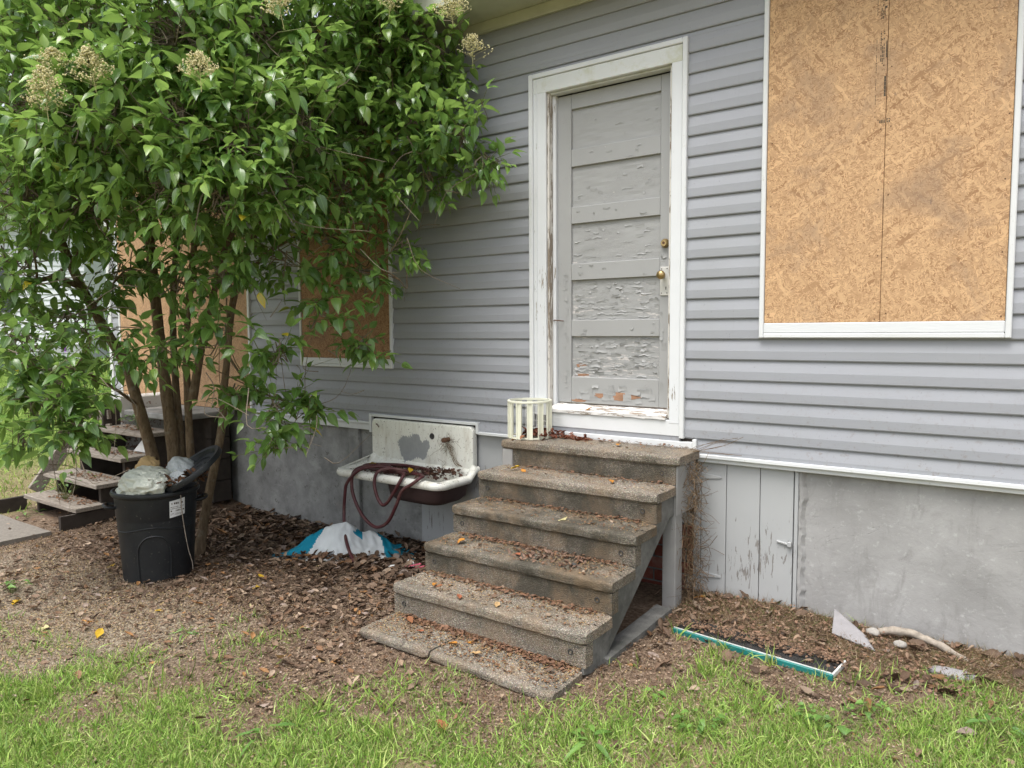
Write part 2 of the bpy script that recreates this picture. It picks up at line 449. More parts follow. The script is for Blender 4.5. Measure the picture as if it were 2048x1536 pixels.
# --- leaves: lc = (across -1..1, along 0..1, random per leaf)
def leafmat(name, dark, mid, lite, yellow, trans=0.22, rough=0.34, vein=0.55, blotch=0.5):
    m = Mat(name, rough, 0.75)
    a = m.attr('lc').outputs['Vector']
    q = m.sep(a)
    w = m.n('ShaderNodeNewGeometry').outputs['Position']
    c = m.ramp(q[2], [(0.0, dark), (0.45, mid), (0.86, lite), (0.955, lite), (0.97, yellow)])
    bl = m.ramp(m.noise(w, 70, 4, 0.65), [(0.58, 0.0), (0.66, blotch)])
    bl = m.math('MULTIPLY', bl, m.ramp(q[2], [(0.66, 0.0), (0.72, 1.0)]))
    c = m.mix(bl, c, (0.30, 0.40, 0.07))
    ab = m.math('ABSOLUTE', q[0])
    mid_l = m.ramp(ab, [(0.03, vein), (0.10, 0.0)])
    side = m.math('SINE', m.math('ADD', m.math('MULTIPLY', q[1], 62.0), m.math('MULTIPLY', ab, -9.0)))
    side = m.math('MULTIPLY', m.ramp(side, [(0.9, 0.0), (1.0, 1.0)]), vein * 0.28)
    c = m.mix(mid_l, c, tuple(min(1, v * 2.2 + 0.03) for v in mid))
    c = m.mix(side, c, tuple(min(1, v * 1.8 + 0.02) for v in mid))
    bf = m.n('ShaderNodeNewGeometry').outputs['Backfacing']
    c = m.mix(m.math('MULTIPLY', bf, 0.55), c, tuple(v * 1.5 + 0.02 for v in mid))
    m.base(c)
    m.bump(m.math('ADD', m.math('MULTIPLY', mid_l, -1.0), m.math('MULTIPLY', side, 1.0)), 0.25, 0.003)
    m.rough(m.math('ADD', m.math('MULTIPLY', bf, 0.25), rough))
    tr = m.n('ShaderNodeBsdfTranslucent', {'Color': m.mix(0.5, c, tuple(min(1, v * 2.4) for v in lite))})
    mx = m.n('ShaderNodeMixShader', {0: trans})
    m.t.links.new(m.b.outputs[0], mx.inputs[1])
    m.t.links.new(tr.outputs[0], mx.inputs[2])
    m.t.links.new(mx.outputs[0], m.out.inputs['Surface'])
    return done(m)
leafmat('privet_leaf', (0.038, 0.092, 0.026), (0.100, 0.195, 0.042), (0.265, 0.390, 0.085), (0.55, 0.40, 0.03), 0.30, 0.27)
leafmat('weed_leaf', (0.06, 0.14, 0.025), (0.10, 0.21, 0.035), (0.15, 0.28, 0.05), (0.30, 0.36, 0.06), 0.25, 0.5, 0.3, 0.0)
leafmat('tree_leaf', (0.020, 0.055, 0.014), (0.04, 0.095, 0.02), (0.075, 0.14, 0.03), (0.08, 0.15, 0.03), 0.2, 0.45, 0.2, 0.0)
# --- anything coloured per piece through the vertex colour 'col'
def colmat(name, rough, trans=0.0, spec=0.3):
    m = Mat(name, rough, spec)
    c = m.attr('col').outputs['Color']
    w = m.n('ShaderNodeNewGeometry').outputs['Position']
    c = m.mix(0.6, c, m.ramp(m.noise(w, 90, 3), [(0.25, 0.6), (0.7, 1.0)]), 'MULTIPLY')
    m.base(c)
    if trans:
        tr = m.n('ShaderNodeBsdfTranslucent', {'Color': c})
        mx = m.n('ShaderNodeMixShader', {0: trans})
        m.t.links.new(m.b.outputs[0], mx.inputs[1])
        m.t.links.new(tr.outputs[0], mx.inputs[2])
        m.t.links.new(mx.outputs[0], m.out.inputs['Surface'])
    return done(m)
colmat('dry_leaf', 0.65, 0.1)
colmat('grass_blade', 0.5, 0.25)
colmat('blossom', 0.7, 0.45)
# --- ground: zone colour carried by the mesh, broken up by noise
m = Mat('soil', 0.95, 0.1)
w = m.n('ShaderNodeNewGeometry').outputs['Position']
z = m.sep(m.attr('zone').outputs['Vector'])
dirt = m.ramp(m.noise(w, 40, 6, 0.75), [(0.3, (0.09, 0.06, 0.04)), (0.5, (0.19, 0.135, 0.095)), (0.62, (0.29, 0.215, 0.155)), (0.78, (0.42, 0.33, 0.25))])
turf = m.ramp(m.noise(w, 30, 6, 0.75), [(0.3, (0.11, 0.09, 0.045)), (0.5, (0.24, 0.20, 0.11)), (0.75, (0.40, 0.34, 0.21))])
lawn = m.ramp(m.noise(w, 6, 7, 0.75), [(0.3, (0.06, 0.11, 0.02)), (0.5, (0.12, 0.19, 0.035)), (0.75, (0.22, 0.26, 0.07))])
zz = m.math('ADD', z[0], m.math('MULTIPLY', m.math('SUBTRACT', m.noise(w, 3.0, 5, 0.7), 0.5), 0.9))
c = m.mix(m.ramp(zz, [(0.35, 0.0), (0.65, 1.0)]), dirt, turf)
c = m.mix(z[1], c, lawn)
grav = m.vor(w, 110)
gc = m.ramp(m.sep(grav.outputs['Color'])[0], [(0.0, (0.16, 0.13, 0.1)), (0.6, (0.32, 0.27, 0.2)), (1.0, (0.5, 0.44, 0.33))])
c = m.mix(m.math('MULTIPLY', z[2], 0.8), c, gc)
m.base(c)
m.bump(m.math('ADD', m.noise(w, 45, 6, 0.75), m.math('MULTIPLY', m.noise(w, 9, 3), 0.7)), 0.9, 0.02)
done(m)
plain('dead_vine_m', (0.16, 0.11, 0.066), 0.9, 0.1, 0.25, 40)
plain('purple_petal', (0.30, 0.10, 0.48), 0.6, 0.2)
plain('path_concrete', (0.21, 0.19, 0.165), 0.9, 0.15, 0.25, 60)
# ------------------------------------------------------------------ mesh helpers
ROOT = {}
def origin_of(p):
    while p is not None and p.parent is not None:
        p = p.parent
    return ROOT.get(p.name, Vector((0, 0, 0))) if p is not None else Vector((0, 0, 0))
def tag(o, label=None, cat=None, group=None, kind=None):
    if label: o['label'] = label
    if cat: o['category'] = cat
    if group: o['group'] = group
    if kind: o['kind'] = kind
    return o
def thing(name, label, cat, loc, group=None):
    o = bpy.data.objects.new(name, None)
    COL.objects.link(o)
    o.location = loc
    o.empty_display_size = 0.2
    ROOT[o.name] = Vector(loc)
    return tag(o, label, cat, group)
def link(name, me, mat, parent=None, loc=None):
    o = bpy.data.objects.new(name, me)
    COL.objects.link(o)
    if mat and not me.materials:
        me.materials.append(MATS[mat])
    if parent is not None:
        o.parent = parent
    elif loc is not None:
        o.location = loc
    return o
class MB:
    def __init__(s):
        s.v = []; s.f = []
    def add(s, vs, fs):
        b = len(s.v)
        s.v += [tuple(p) for p in vs]
        s.f += [tuple(i + b for i in f) for f in fs]
        return s
    def box(s, x0, x1, y0, y1, z0, z1):
        return s.add([(x0, y0, z0), (x1, y0, z0), (x1, y1, z0), (x0, y1, z0), (x0, y0, z1), (x1, y0, z1), (x1, y1, z1), (x0, y1, z1)],
                     [(0, 3, 2, 1), (4, 5, 6, 7), (0, 1, 5, 4), (1, 2, 6, 5), (2, 3, 7, 6), (3, 0, 4, 7)])
    def obox(s, a, b, w, t, up=(0, 0, 1)):          # a bar of section w x t from a to b
        a, b = Vector(a), Vector(b)
        d = (b - a).normalized()
        u = Vector(up)
        sx = d.cross(u).normalized()
        sz = sx.cross(d)
        vs = []
        for p in (a, b):
            for i, j in ((-1, -1), (1, -1), (1, 1), (-1, 1)):
                vs.append(p + sx * i * w / 2 + sz * j * t / 2)
        return s.add(vs, [(0, 1, 2, 3), (7, 6, 5, 4), (0, 4, 5, 1), (1, 5, 6, 2), (2, 6, 7, 3), (3, 7, 4, 0)])
    def prism_x(s, poly, x0, x1, n=1, jit=0.0):    # poly of (y, z), run along x
        k = len(poly)
        vs = []
        for i in range(n + 1):
            x = x0 + (x1 - x0) * i / n
            for (y, z) in poly:
                j = jit * (mnoise.noise(Vector((x * 23 + y * 11, y * 31, z * 31))) ) if jit else 0
                j2 = jit * (mnoise.noise(Vector((x * 29 + 7, y * 17 + 3, z * 37))) ) if jit else 0
                vs.append((x, y + j, z + j2))
        fs = []
        for i in range(n):
            for a in range(k):
                b = (a + 1) % k
                fs.append((i * k + a, i * k + b, (i + 1) * k + b, (i + 1) * k + a))
        fs.append(tuple(range(k))[::-1])
        fs.append(tuple(n * k + a for a in range(k)))
        return s.add(vs, fs)
    def prism_y(s, poly, y0, y1):                  # poly of (x, z)
        k = len(poly)
        vs = [(x, y0, z) for x, z in poly] + [(x, y1, z) for x, z in poly]
        fs = [tuple(range(k)), tuple(range(2 * k - 1, k - 1, -1))]
        for a in range(k):
            b = (a + 1) % k
            fs.append((a, a + k, b + k, b))
        return s.add(vs, fs)
    def tube(s, path, rad, n=6, cap=True):
        P = [Vector(p) for p in path]
        m = len(P)
        rr = rad if isinstance(rad, (list, tuple, np.ndarray)) else [rad] * m
        up = Vector((0.31, 0.17, 0.93)).normalized()
        vs = []
        prev = None
        for i in range(m):
            d = (P[min(i + 1, m - 1)] - P[max(i - 1, 0)])
            d = d.normalized() if d.length > 1e-9 else Vector((0, 0, 1))
            if prev is None:
                a = d.cross(up)
                if a.length < 1e-3: a = d.cross(Vector((1, 0, 0)))
            else:
                a = prev - d * prev.dot(d)
                if a.length < 1e-4: a = d.cross(up)
            a.normalize()
            prev = a
            b = d.cross(a)
            for k in range(n):
                t = 2 * math.pi * k / n
                vs.append(P[i] + (a * math.cos(t) + b * math.sin(t)) * rr[i])
        fs = []
        for i in range(m - 1):
            for k in range(n):
                j = (k + 1) % n
                fs.append((i * n + k, i * n + j, (i + 1) * n + j, (i + 1) * n + k))
        if cap:
            fs.append(tuple(range(n))[::-1])
            fs.append(tuple((m - 1) * n + k for k in range(n)))
        return s.add(vs, fs)
    def lathe(s, prof, c, n=32, axis=(0, 0, 1), xdir=None):
        ax = Vector(axis).normalized()
        a = Vector(xdir) if xdir else (ax.orthogonal())
        a = (a - ax * a.dot(ax)).normalized()
        b = ax.cross(a)
        c = Vector(c)
        k = len(prof)
        vs = []
        for i in range(n):
            t = 2 * math.pi * i / n
            for (r, h) in prof:
                vs.append(c + ax * h + (a * math.cos(t) + b * math.sin(t)) * r)
        fs = []
        for i in range(n):
            j = (i + 1) % n
            for q in range(k - 1):
                fs.append((i * k + q, j * k + q, j * k + q + 1, i * k + q + 1))
        return s.add(vs, fs)
    def build(s, name, mat, parent=None, smooth=None, bevel=0.0, seg=1, loc=None):
        o0 = origin_of(parent) if parent is not None else (Vector(loc) if loc is not None else Vector((0, 0, 0)))
        me = bpy.data.meshes.new(name)
        me.from_pydata([(x - o0.x, y - o0.y, z - o0.z) for x, y, z in s.v], [], s.f)
        if bevel:
            bm = bmesh.new()
            bm.from_mesh(me)
            bmesh.ops.recalc_face_normals(bm, faces=bm.faces)
            es = [e for e in bm.edges if len(e.link_faces) == 2 and e.calc_face_angle(0) > 0.6]
            bmesh.ops.bevel(bm, geom=es, offset=bevel, segments=seg, profile=0.6, affect='EDGES', clamp_overlap=True)
            bm.to_mesh(me)
            bm.free()
        else:
            bm = bmesh.new()
            bm.from_mesh(me)
            bmesh.ops.recalc_face_normals(bm, faces=bm.faces)
            bm.to_mesh(me)
            bm.free()
        if smooth:
            me.polygons.foreach_set('use_smooth', [True] * len(me.polygons))
            me.set_sharp_from_angle(angle=R(smooth))
        me.update()
        return link(name, me, mat, parent, loc)
def fast(name, V, F, mat, parent=None, attrs=None, smooth=False, loc=None):
    """V (n,3) world, F (m,k) uniform polygons, attrs {name: (type, array)}"""
    V = np.asarray(V, np.float32)
    o0 = origin_of(parent) if parent is not None else (Vector(loc) if loc is not None else Vector((0, 0, 0)))
    V = V - np.array(o0, np.float32)
    F = np.asarray(F, np.int32)
    me = bpy.data.meshes.new(name)
    me.vertices.add(len(V))
    me.vertices.foreach_set('co', V.ravel())
    k = F.shape[1]
    me.loops.add(F.size)
    me.loops.foreach_set('vertex_index', F.ravel())
    me.polygons.add(len(F))
    me.polygons.foreach_set('loop_start', np.arange(0, F.size, k, dtype=np.int32))
    me.polygons.foreach_set('loop_total', np.full(len(F), k, np.int32))
    if smooth:
        me.polygons.foreach_set('use_smooth', np.ones(len(F), bool))
    for an, (ty, arr) in (attrs or {}).items():
        a = me.attributes.new(an, ty, 'POINT')
        arr = np.asarray(arr, np.float32)
        a.data.foreach_set('vector' if ty == 'FLOAT_VECTOR' else 'color', arr.ravel())
    me.update(calc_edges=True)
    me.validate()
    return link(name, me, mat, parent, loc)
def spline(pts, n=8):
    P = [Vector(p) for p in pts]
    P = [P[0] * 2 - P[1]] + P + [P[-1] * 2 - P[-2]]
    out = []
    for i in range(1, len(P) - 2):
        for k in range(n):
            t = k / n
            a, b, c, d = P[i - 1], P[i], P[i + 1], P[i + 2]
            out.append(0.5 * ((2 * b) + (c - a) * t + (2 * a - 5 * b + 4 * c - d) * t * t + (3 * b - a - 3 * c + d) * t ** 3))
    out.append(P[-2])
    return out
def leaf_shape(L=1.0, W=0.46, droop=0.35, fold=0.18, rows=6, tipw=0.0, wave=0.0, lens=False):
    """one leaf along +x, midrib folded, tip drooping to -z; returns V, F(quads), LC(across, along)"""
    V, LC = [], []
    for i in range(rows):
        t = i / (rows - 1)
        w = (math.sin(math.pi * min(1.0, t ** 0.72 * 1.0)) ** 0.85) * (1 - 0.25 * t) if 0 < t < 1 else 0.0
        if lens: w = math.sin(math.pi * t) ** 0.9 if 0 < t < 1 else 0.0
        elif t > 0.8: w *= (1 - t) / 0.2 * 0.9 + 0.1
        if i == 0: w = 0.03 if lens else 0.06
        if i == rows - 1: w = tipw
        x = L * (t - 0.12 * droop * t * t)
        z = -droop * L * (t ** 1.8)
        for s in (-1, 0, 1):
            V.append((x, s * w * W * L * 0.5, z + abs(s) * w * fold * W * L + (wave * L * math.sin(t * 9 + s) if s else 0)))
            LC.append((s, t))
    F = []
    for i in range(rows - 1):
        for s in range(2):
            a = i * 3 + s
            F.append((a, a + 3, a + 4, a + 1))
    return np.array(V), np.array(F), np.array(LC)
def frames(D, N):
    """orthonormal frames from direction D and approximate normal N -> (n,3,3) with columns x=D, y, z=N"""
    D = D / np.linalg.norm(D, axis=1, keepdims=True)
    Yv = np.cross(N, D)
    Yv /= np.linalg.norm(Yv, axis=1, keepdims=True) + 1e-9
    Z = np.cross(D, Yv)
    return np.stack([D, Yv, Z], -1)
def scatter(shape, Pos, M, S, rnd=None, col=None):
    """instances of a shape: positions (n,3), frames (n,3,3), scale (n,) -> V, F, attrs"""
    V0, F0, LC = shape
    n = len(Pos)
    V = np.einsum('nij,vj->nvi', M, V0) * S[:, None, None] + Pos[:, None, :]
    F = (F0[None] + (np.arange(n) * len(V0))[:, None, None]).reshape(-1, F0.shape[1])
    at = {}
    if rnd is not None:
        lc = np.concatenate([np.broadcast_to(LC[None], (n, len(V0), 2)), np.broadcast_to(rnd[:, None, None], (n, len(V0), 1))], -1)
        at['lc'] = ('FLOAT_VECTOR', lc.reshape(-1, 3))
    if col is not None:
        c4 = np.concatenate([col, np.ones((n, 1))], 1)
        at['col'] = ('FLOAT_COLOR', np.repeat(c4, len(V0), 0))
    return V.reshape(-1, 3), F, at
def joinsets(sets):
    V, F, A, b = [], [], {}, 0
    for v, f, a in sets:
        V.append(v); F.append(f + b); b += len(v)
        for k, (t, x) in a.items():
            A.setdefault(k, (t, []))[1].append(x)
    return np.concatenate(V), np.concatenate(F), {k: (t, np.concatenate(x)) for k, (t, x) in A.items()}
def sm(a, b, x):
    t = np.clip((x - a) / (b - a), 0, 1)
    return t * t * (3 - 2 * t)
# value noise on a plane, good enough for masks
_NT = np.random.default_rng(3).random((256, 256))
def vn(x, y, s):
    x = np.asarray(x) * s + 100.3; y = np.asarray(y) * s + 57.7
    i = np.floor(x).astype(int); j = np.floor(y).astype(int)
    u = x - i; v = y - j
    u = u * u * (3 - 2 * u); v = v * v * (3 - 2 * v)
    g = lambda a, b: _NT[a % 256, b % 256]
    return (g(i, j) * (1 - u) + g(i + 1, j) * u) * (1 - v) + (g(i, j + 1) * (1 - u) + g(i + 1, j + 1) * u) * v
def fbm(x, y, s):
    return vn(x, y, s) * 0.5 + vn(x, y, s * 2.1) * 0.3 + vn(x, y, s * 4.3) * 0.2

# ------------------------------------------------------------------ ground
GLX = np.array([-9, -3.8, -1.97, -1.08, -0.25, 0.34, 0.62, 0.83, 1.40, 2.08, 3.2, 9])
GLY = np.array([-4.6, -3.4, -2.80, -2.40, -2.10, -1.83, -1.45, -0.90, -0.72, -0.42, -0.35, -0.3])
def gz(x, y):
    x = np.asarray(x, float); y = np.asarray(y, float)
    z = -0.06 * sm(-7.0, -5.2, x) - 0.085 * sm(-1.0, -0.25, y) * sm(-0.3, -1.1, x) * sm(-4.9, -3.9, x)
    z = z - 0.03 * sm(-2.0, -2.6, x) * sm(-4.6, -3.6, x)
    z = z + 0.04 * np.exp(-((x - 0.80) / 0.40) ** 2 - ((y + 0.12) / 0.20) ** 2)
    z = z + 1.02 * sm(-6.5, -18.0, x)
    z = z + (fbm(x, y, 1.9) - 0.5) * 0.035 * sm(14, 4, np.hypot(x, y)) + (fbm(x, y, 0.25) - 0.5) * 0.6 * sm(12, 30, np.hypot(x, y))
    return z
def turf_at(x, y):                                  # 0 bare litter .. 1 turf
    d = np.interp(x, GLX, GLY) - y
    near = sm(-0.55, 0.75, d + (fbm(x, y, 2.0) - 0.5) * 1.5) ** 1.3
    left = sm(-5.0, -6.2, x + (fbm(x, y, 1.1) - 0.5) * 1.6)
    return np.maximum(near, left)
def lawn_at(x, y):
    return sm(-6.2, -8.5, x + (fbm(x, y, 0.9) - 0.5) * 2.5)
gx = np.unique(np.concatenate([np.linspace(-300, -40, 14), np.linspace(-40, -8, 40), np.linspace(-8, 3.5, 190), np.linspace(3.5, 20, 20), np.linspace(20, 300, 14)]))
gy = np.unique(np.concatenate([np.linspace(-300, -30, 14), np.linspace(-30, -5, 25), np.linspace(-5, 0.4, 110), np.linspace(0.4, 20, 26), np.linspace(20, 300, 14)]))
GX, GY = np.meshgrid(gx, gy, indexing='ij')
GZ = gz(GX, GY)
nx, ny = len(gx), len(gy)
ii, jj = np.meshgrid(np.arange(nx - 1), np.arange(ny - 1), indexing='ij')
a = (ii * ny + jj).ravel()
F = np.stack([a, a + ny, a + ny + 1, a + 1], 1)
grav = sm(-1.0, -1.6, GX) * sm(-4.6, -3.8, GX) * sm(-1.6, -2.0, GY) * (1 - turf_at(GX, GY))
zone = np.stack([turf_at(GX, GY), lawn_at(GX, GY), np.clip(grav, 0, 1)], -1).reshape(-1, 3)
g_o = fast('ground', np.stack([GX, GY, GZ], -1).reshape(-1, 3), F, 'soil', attrs={'zone': ('FLOAT_VECTOR', zone)}, smooth=True)
tag(g_o, 'bare leaf-strewn soil running into thin mown grass', kind='structure')
# concrete path slab ending at the wooden steps
mb = MB()
mb.prism_x([(-1.66, -0.2), (-1.66, -0.03), (-2.75, -0.03), (-2.75, -0.2)], -6.3, -4.25, 16, 0.01)
tag(mb.build('path', 'path_concrete', loc=(-5.2, -2.2, 0)), 'worn gravelly concrete path in front of the wooden steps', kind='structure')
# ------------------------------------------------------------------ the house
house = thing('house', 'grey vinyl-sided house with boarded windows and a peeling taupe door', 'house', (0, 0, 0))
DZ = 1.05                                           # door foot
CL, CR, CT = -0.752, 0.361, 3.233                   # outer edge of the door trim
SZ0, SS = 1.4826, 0.1185                            # siding course line and spacing
WL, WR, WB = 0.797, 1.967, 1.49                     # right window, outer trim
LWL, LWR, LWB, LWT = -3.18, -2.06, 1.245, 3.27      # left window, outer trim
FL, FR, FB, FT = -6.32, -3.90, 0.80, 3.30           # boarded double door, outer trim
XL, XR, EAVE = -6.55, 4.2, 3.60
holes = [(CL, CR, 0.87, CT), (WL + .01, WR - .01, WB + .01, 9), (LWL + .01, LWR - .01, LWB + .01, LWT - .01), (FL + .01, FR - .01, 0.5, FT - .01),
         (-2.325, -1.215, 0.5, 0.868), (-0.62, 0.43, 0.5, 0.885)]
def prof_y(z, zb):
    t = (z - zb) / SS
    if t < 0.44: return -0.0180
    return -0.0180 + (t - 0.44) / 0.56 * 0.0140
def siding(x0, x1, zb, lo, hi, off=0.0):
    zs = sorted({lo, hi, *[z for z in (zb + 0.006, zb + 0.44 * SS, zb + 0.5 * SS) if lo < z < hi]})
    outer = [(prof_y(z, zb) + (0.003 if z == zb else 0) - off, z) for z in zs]
    poly = [(0.004, lo)] + outer + [(0.004, hi)]
    return MB().prism_x(poly, x0, x1)
k0 = int(round((0.772 - SZ0) / SS))
for k in range(k0, 60):
    zb = SZ0 + k * SS
    zt = zb + SS - 0.0005
    if zb > EAVE: break
    lo, hi = max(zb, 0.80), min(zt, EAVE)
    if hi - lo < 0.004: continue
    # split the course in height where an opening begins or ends inside it
    cuts = sorted({lo, hi, *[z for h in holes for z in (h[2], h[3]) if lo + .002 < z < hi - .002]})
    pieces = {}
    for a, b in zip(cuts[:-1], cuts[1:]):
        mid = (a + b) / 2
        ivs = [(XL + .05, XR)]
        for h in holes:
            if h[2] < mid < h[3]:
                nv = []
                for p, q in ivs:
                    if h[1] <= p or h[0] >= q: nv.append((p, q)); continue
                    if h[0] > p: nv.append((p, h[0]))
                    if h[1] < q: nv.append((h[1], q))
                ivs = nv
        for p, q in ivs:
            if q - p > 0.01:
                xs = XL + 0.4 + (((k // 2) * 1.37) % 3.6)
                seams = [s_ for s_ in (xs, xs + 3.66, xs + 7.32) if p + .25 < s_ < q - .25]
                cuts_x = [p] + seams + [q]
                for n_, (xa, xb) in enumerate(zip(cuts_x[:-1], cuts_x[1:])):
                    siding(xa - (0.018 if n_ else 0), xb, zb, a, b, 0.0013 * (n_ % 2)).build('siding_board', 'vinyl_siding', house)
# sheathing behind the boards, side and back walls
mb = MB()
for (x0, x1, z0, z1) in ((XL + .02, CL + .06, 0.80, 3.9), (CR - .05, XR, 0.80, 3.9), (CL + .06, CR - .05, CT - .05, 3.9), (CL + .06, CR - .05, 0.80, 0.965)):
    mb.box(x0, x1, 0.0045, 0.16, z0, z1)
mb.build('wall_sheathing', 'dark_timber_and_shade', house)
MB().box(XL, XL + 0.012, 0.0, 8.0, 0.8, 3.9).build('side_wall', 'vinyl_siding', house)
MB().box(XR - 0.012, XR, 0.161, 8.0, 0.8, 3.9).build('side_wall', 'vinyl_siding', house)
MB().box(XL + .02, XR - .02, 7.9, 8.0, 0.8, 3.9).build('back_wall', 'vinyl_siding', house)
MB().box(XL - .015, XL + .055, -0.03, -0.001, 0.78, EAVE).build('corner_trim', 'white_trim', house, bevel=.003)
# eave
MB().box(XL - .2, XR + .2, -0.030, 0.0, EAVE, EAVE + 0.075).build('frieze_board', 'soffit_paint', house, bevel=.004)
MB().box(XL - .2, XR + .2, -0.034, -0.0305, EAVE - 0.004, EAVE + 0.012).build('frieze_moulding', 'soffit_paint', house)
MB().box(XL - .3, XR + .3, -0.40, 0.02, EAVE + 0.0755, EAVE + 0.095).build('soffit', 'soffit_paint', house)
MB().box(XL - .3, XR + .3, -0.424, -0.4005, EAVE + 0.05, EAVE + 0.22).build('fascia', 'soffit_paint', house, bevel=.003)
mb = MB()
mb.add([(XL - .35, -0.46, 3.80), (XR + .35, -0.46, 3.80), (XR + .35, 4.0, 6.1), (XL - .35, 4.0, 6.1), (XL - .35, 8.5, 3.80), (XR + .35, 8.5, 3.80),
        (XL - .35, -0.46, 3.825), (XR + .35, -0.46, 3.825), (XR + .35, 4.0, 6.14), (XL - .35, 4.0, 6.14), (XL - .35, 8.5, 3.825), (XR + .35, 8.5, 3.825)],
       [(0, 1, 2, 3), (3, 2, 5, 4), (9, 8, 7, 6), (10, 11, 8, 9), (0, 6, 7, 1), (5, 11, 10, 4), (0, 3, 9, 6), (3, 4, 10, 9), (1, 7, 8, 2), (2, 8, 11, 5)])
mb.build('roof', 'roof_shingle', house)
for x in (XL + .01, XR - .01):
    MB().add([(x, 0.05, 3.9), (x, 7.95, 3.9), (x, 4.0, 6.0)], [(0, 1, 2)]).build('gable', 'vinyl_siding', house)

# ---- white starter trim along the foot of the siding
def strip(x0, x1, z0, z1, y0=-0.034, y1=-0.0, name='starter_trim', mat='white_trim', parent=house, bev=.003):
    return MB().box(x0, x1, y0, y1, z0, z1).build(name, mat, parent, bevel=bev)
strip(-3.88, -2.336, 0.787, 0.806); strip(-3.88, -2.334, 0.735, 0.7865, -0.014, 0.03)
strip(-2.338, -2.312, 0.722, 0.874); strip(-2.3115, -1.2315, 0.853, 0.874); strip(-1.231, -1.206, 0.79, 0.874)
strip(-1.2055, -0.60, 0.787, 0.808)
strip(0.4405, XR, 0.779, 0.801); strip(0.4405, XR, 0.752, 0.7785, -0.012, 0.03)
strip(0.415, 0.440, 0.775, 0.885); strip(-0.62, 0.4145, 0.822, 0.866, -0.033, 0.03)

# ---- foundation
fnd = MB()
def render_wall(x0, x1, z0, z1, y0, mat, name='foundation_wall', amp=0.008, st=0.05):
    nx_ = max(2, int((x1 - x0) / st)); nz_ = max(2, int((z1 - z0) / st))
    vs, fs = [], []
    for i in range(nx_ + 1):
        for j in range(nz_ + 1):
            x = x0 + (x1 - x0) * i / nx_; z = z0 + (z1 - z0) * j / nz_
            e = mnoise.noise(Vector((x * 3.1, z * 3.7, 1.7))) * amp + mnoise.noise(Vector((x * 11, z * 9, 4.2))) * amp * 0.35
            vs.append((x, y0 + e, z))
    for i in range(nx_):
        for j in range(nz_):
            a = i * (nz_ + 1) + j
            fs.append((a, a + nz_ + 1, a + nz_ + 2, a + 1))
    return MB().add(vs, fs).build(name, mat, house, smooth=60)
render_wall(1.036, XR, -0.5, 0.775, 0.032, 'cement_render')
render_wall(-4.35, -2.64, -0.5, 0.80, 0.03, 'old_plaster')
render_wall(-2.515, -1.83, -0.5, 0.80, 0.045, 'old_plaster')
render_wall(-1.825, -0.45, -0.5, 0.80, 0.03, 'hatch_paint', amp=0.003)
MB().box(-2.638, -2.517, 0.012, 0.1, -0.5, 0.77).build('pilaster', 'old_plaster', house, bevel=.012, seg=2)
MB().box(XL, XR, 0.15, 0.4, -0.6, 0.80).build('foundation_core', 'smooth_concrete', house)
MB().box(XL, XL + .3, 0.01, 8, -0.6, 0.7995).build('foundation_side', 'cement_render', house)
# ragged render edge against the hatch
vs, fs = [], []
for i in range(70):
    z_ = -0.3 + i * 0.0152
    e = 0.5 * mnoise.noise(Vector((z_ * 9, 3, 1))) + 0.5 * mnoise.noise(Vector((z_ * 31, 7, 2)))
    for (xx, yy) in ((1.022, 0.05), (1.022 + .006 * e, 0.014 + .004 * e), (1.040 + .022 * e, 0.012 + .005 * mnoise.noise(Vector((z_ * 40, 1, 5)))), (1.060 + .028 * e, 0.034)):
        vs.append((xx, yy, z_))
for i in range(69):
    for q in range(3):
        a = i * 4 + q
        fs.append((a, a + 1, a + 5, a + 4))
MB().add(vs, fs).build('render_edge', 'cement_render', house, smooth=40)
# brickwork under the steps
MB().box(-0.45, 0.405, 0.052, 0.14, -0.5, 0.80).build('mortar_bed', 'old_plaster', house)
bme = None
for r_ in range(13):
    for c_ in range(5):
        x0 = -0.50 + c_ * 0.215 - (0.1 if r_ % 2 else 0)
        xa, xb = max(x0, -0.45), min(x0 + 0.203, 0.40)
        if xb - xa < 0.03: continue
        y = 0.043 + random.uniform(-.002, .002); z = -0.36 + r_ * 0.079
        MB().box(xa, xb, y, 0.06, z, z + 0.067).build('brick', 'painted_masonry' if random.random() < .3 else 'brick', house, bevel=.003)
# ---- crawl-space hatch
hx = [0.408, 0.455, 0.610, 0.806, 0.992]
hatch = MB().box(0.40, 1.02, 0.05, 0.09, -0.25, 0.752).build('access_hatch', 'hatch_paint', house)
for a_, b_ in zip(hx[:-1], hx[1:]):
    MB().box(a_ + .0015, b_ - .0015, 0.020 + random.uniform(-.002, .002), 0.049, -0.22, 0.7515).build('plank', 'hatch_paint', hatch, bevel=.004, seg=2)
MB().box(0.9965, 1.018, 0.016, 0.049, -0.22, 0.7515).build('hatch_stop', 'hatch_paint', hatch, bevel=.003)
for z in (0.665, 0.065):
    MB().prism_y([(0.455, z - .018), (0.575, z - .005), (0.582, z), (0.575, z + .005), (0.455, z + .018)], 0.011, 0.0185).build('strap_hinge', 'hatch_paint', hatch)
mb = MB().prism_y([(0.905, 0.333), (0.985, 0.318), (0.985, 0.332), (0.905, 0.343)], 0.008, 0.0185)
mb.lathe([(0.0, 0.0), (0.013, 0.0), (0.013, 0.02), (0.0, 0.02)], (0.978, 0.0, 0.325), 10, (0, 1, 0))
mb.box(0.967, 0.99, -0.004, 0.01, 0.318, 0.345)
mb.build('latch', 'hatch_paint', hatch, bevel=.002)

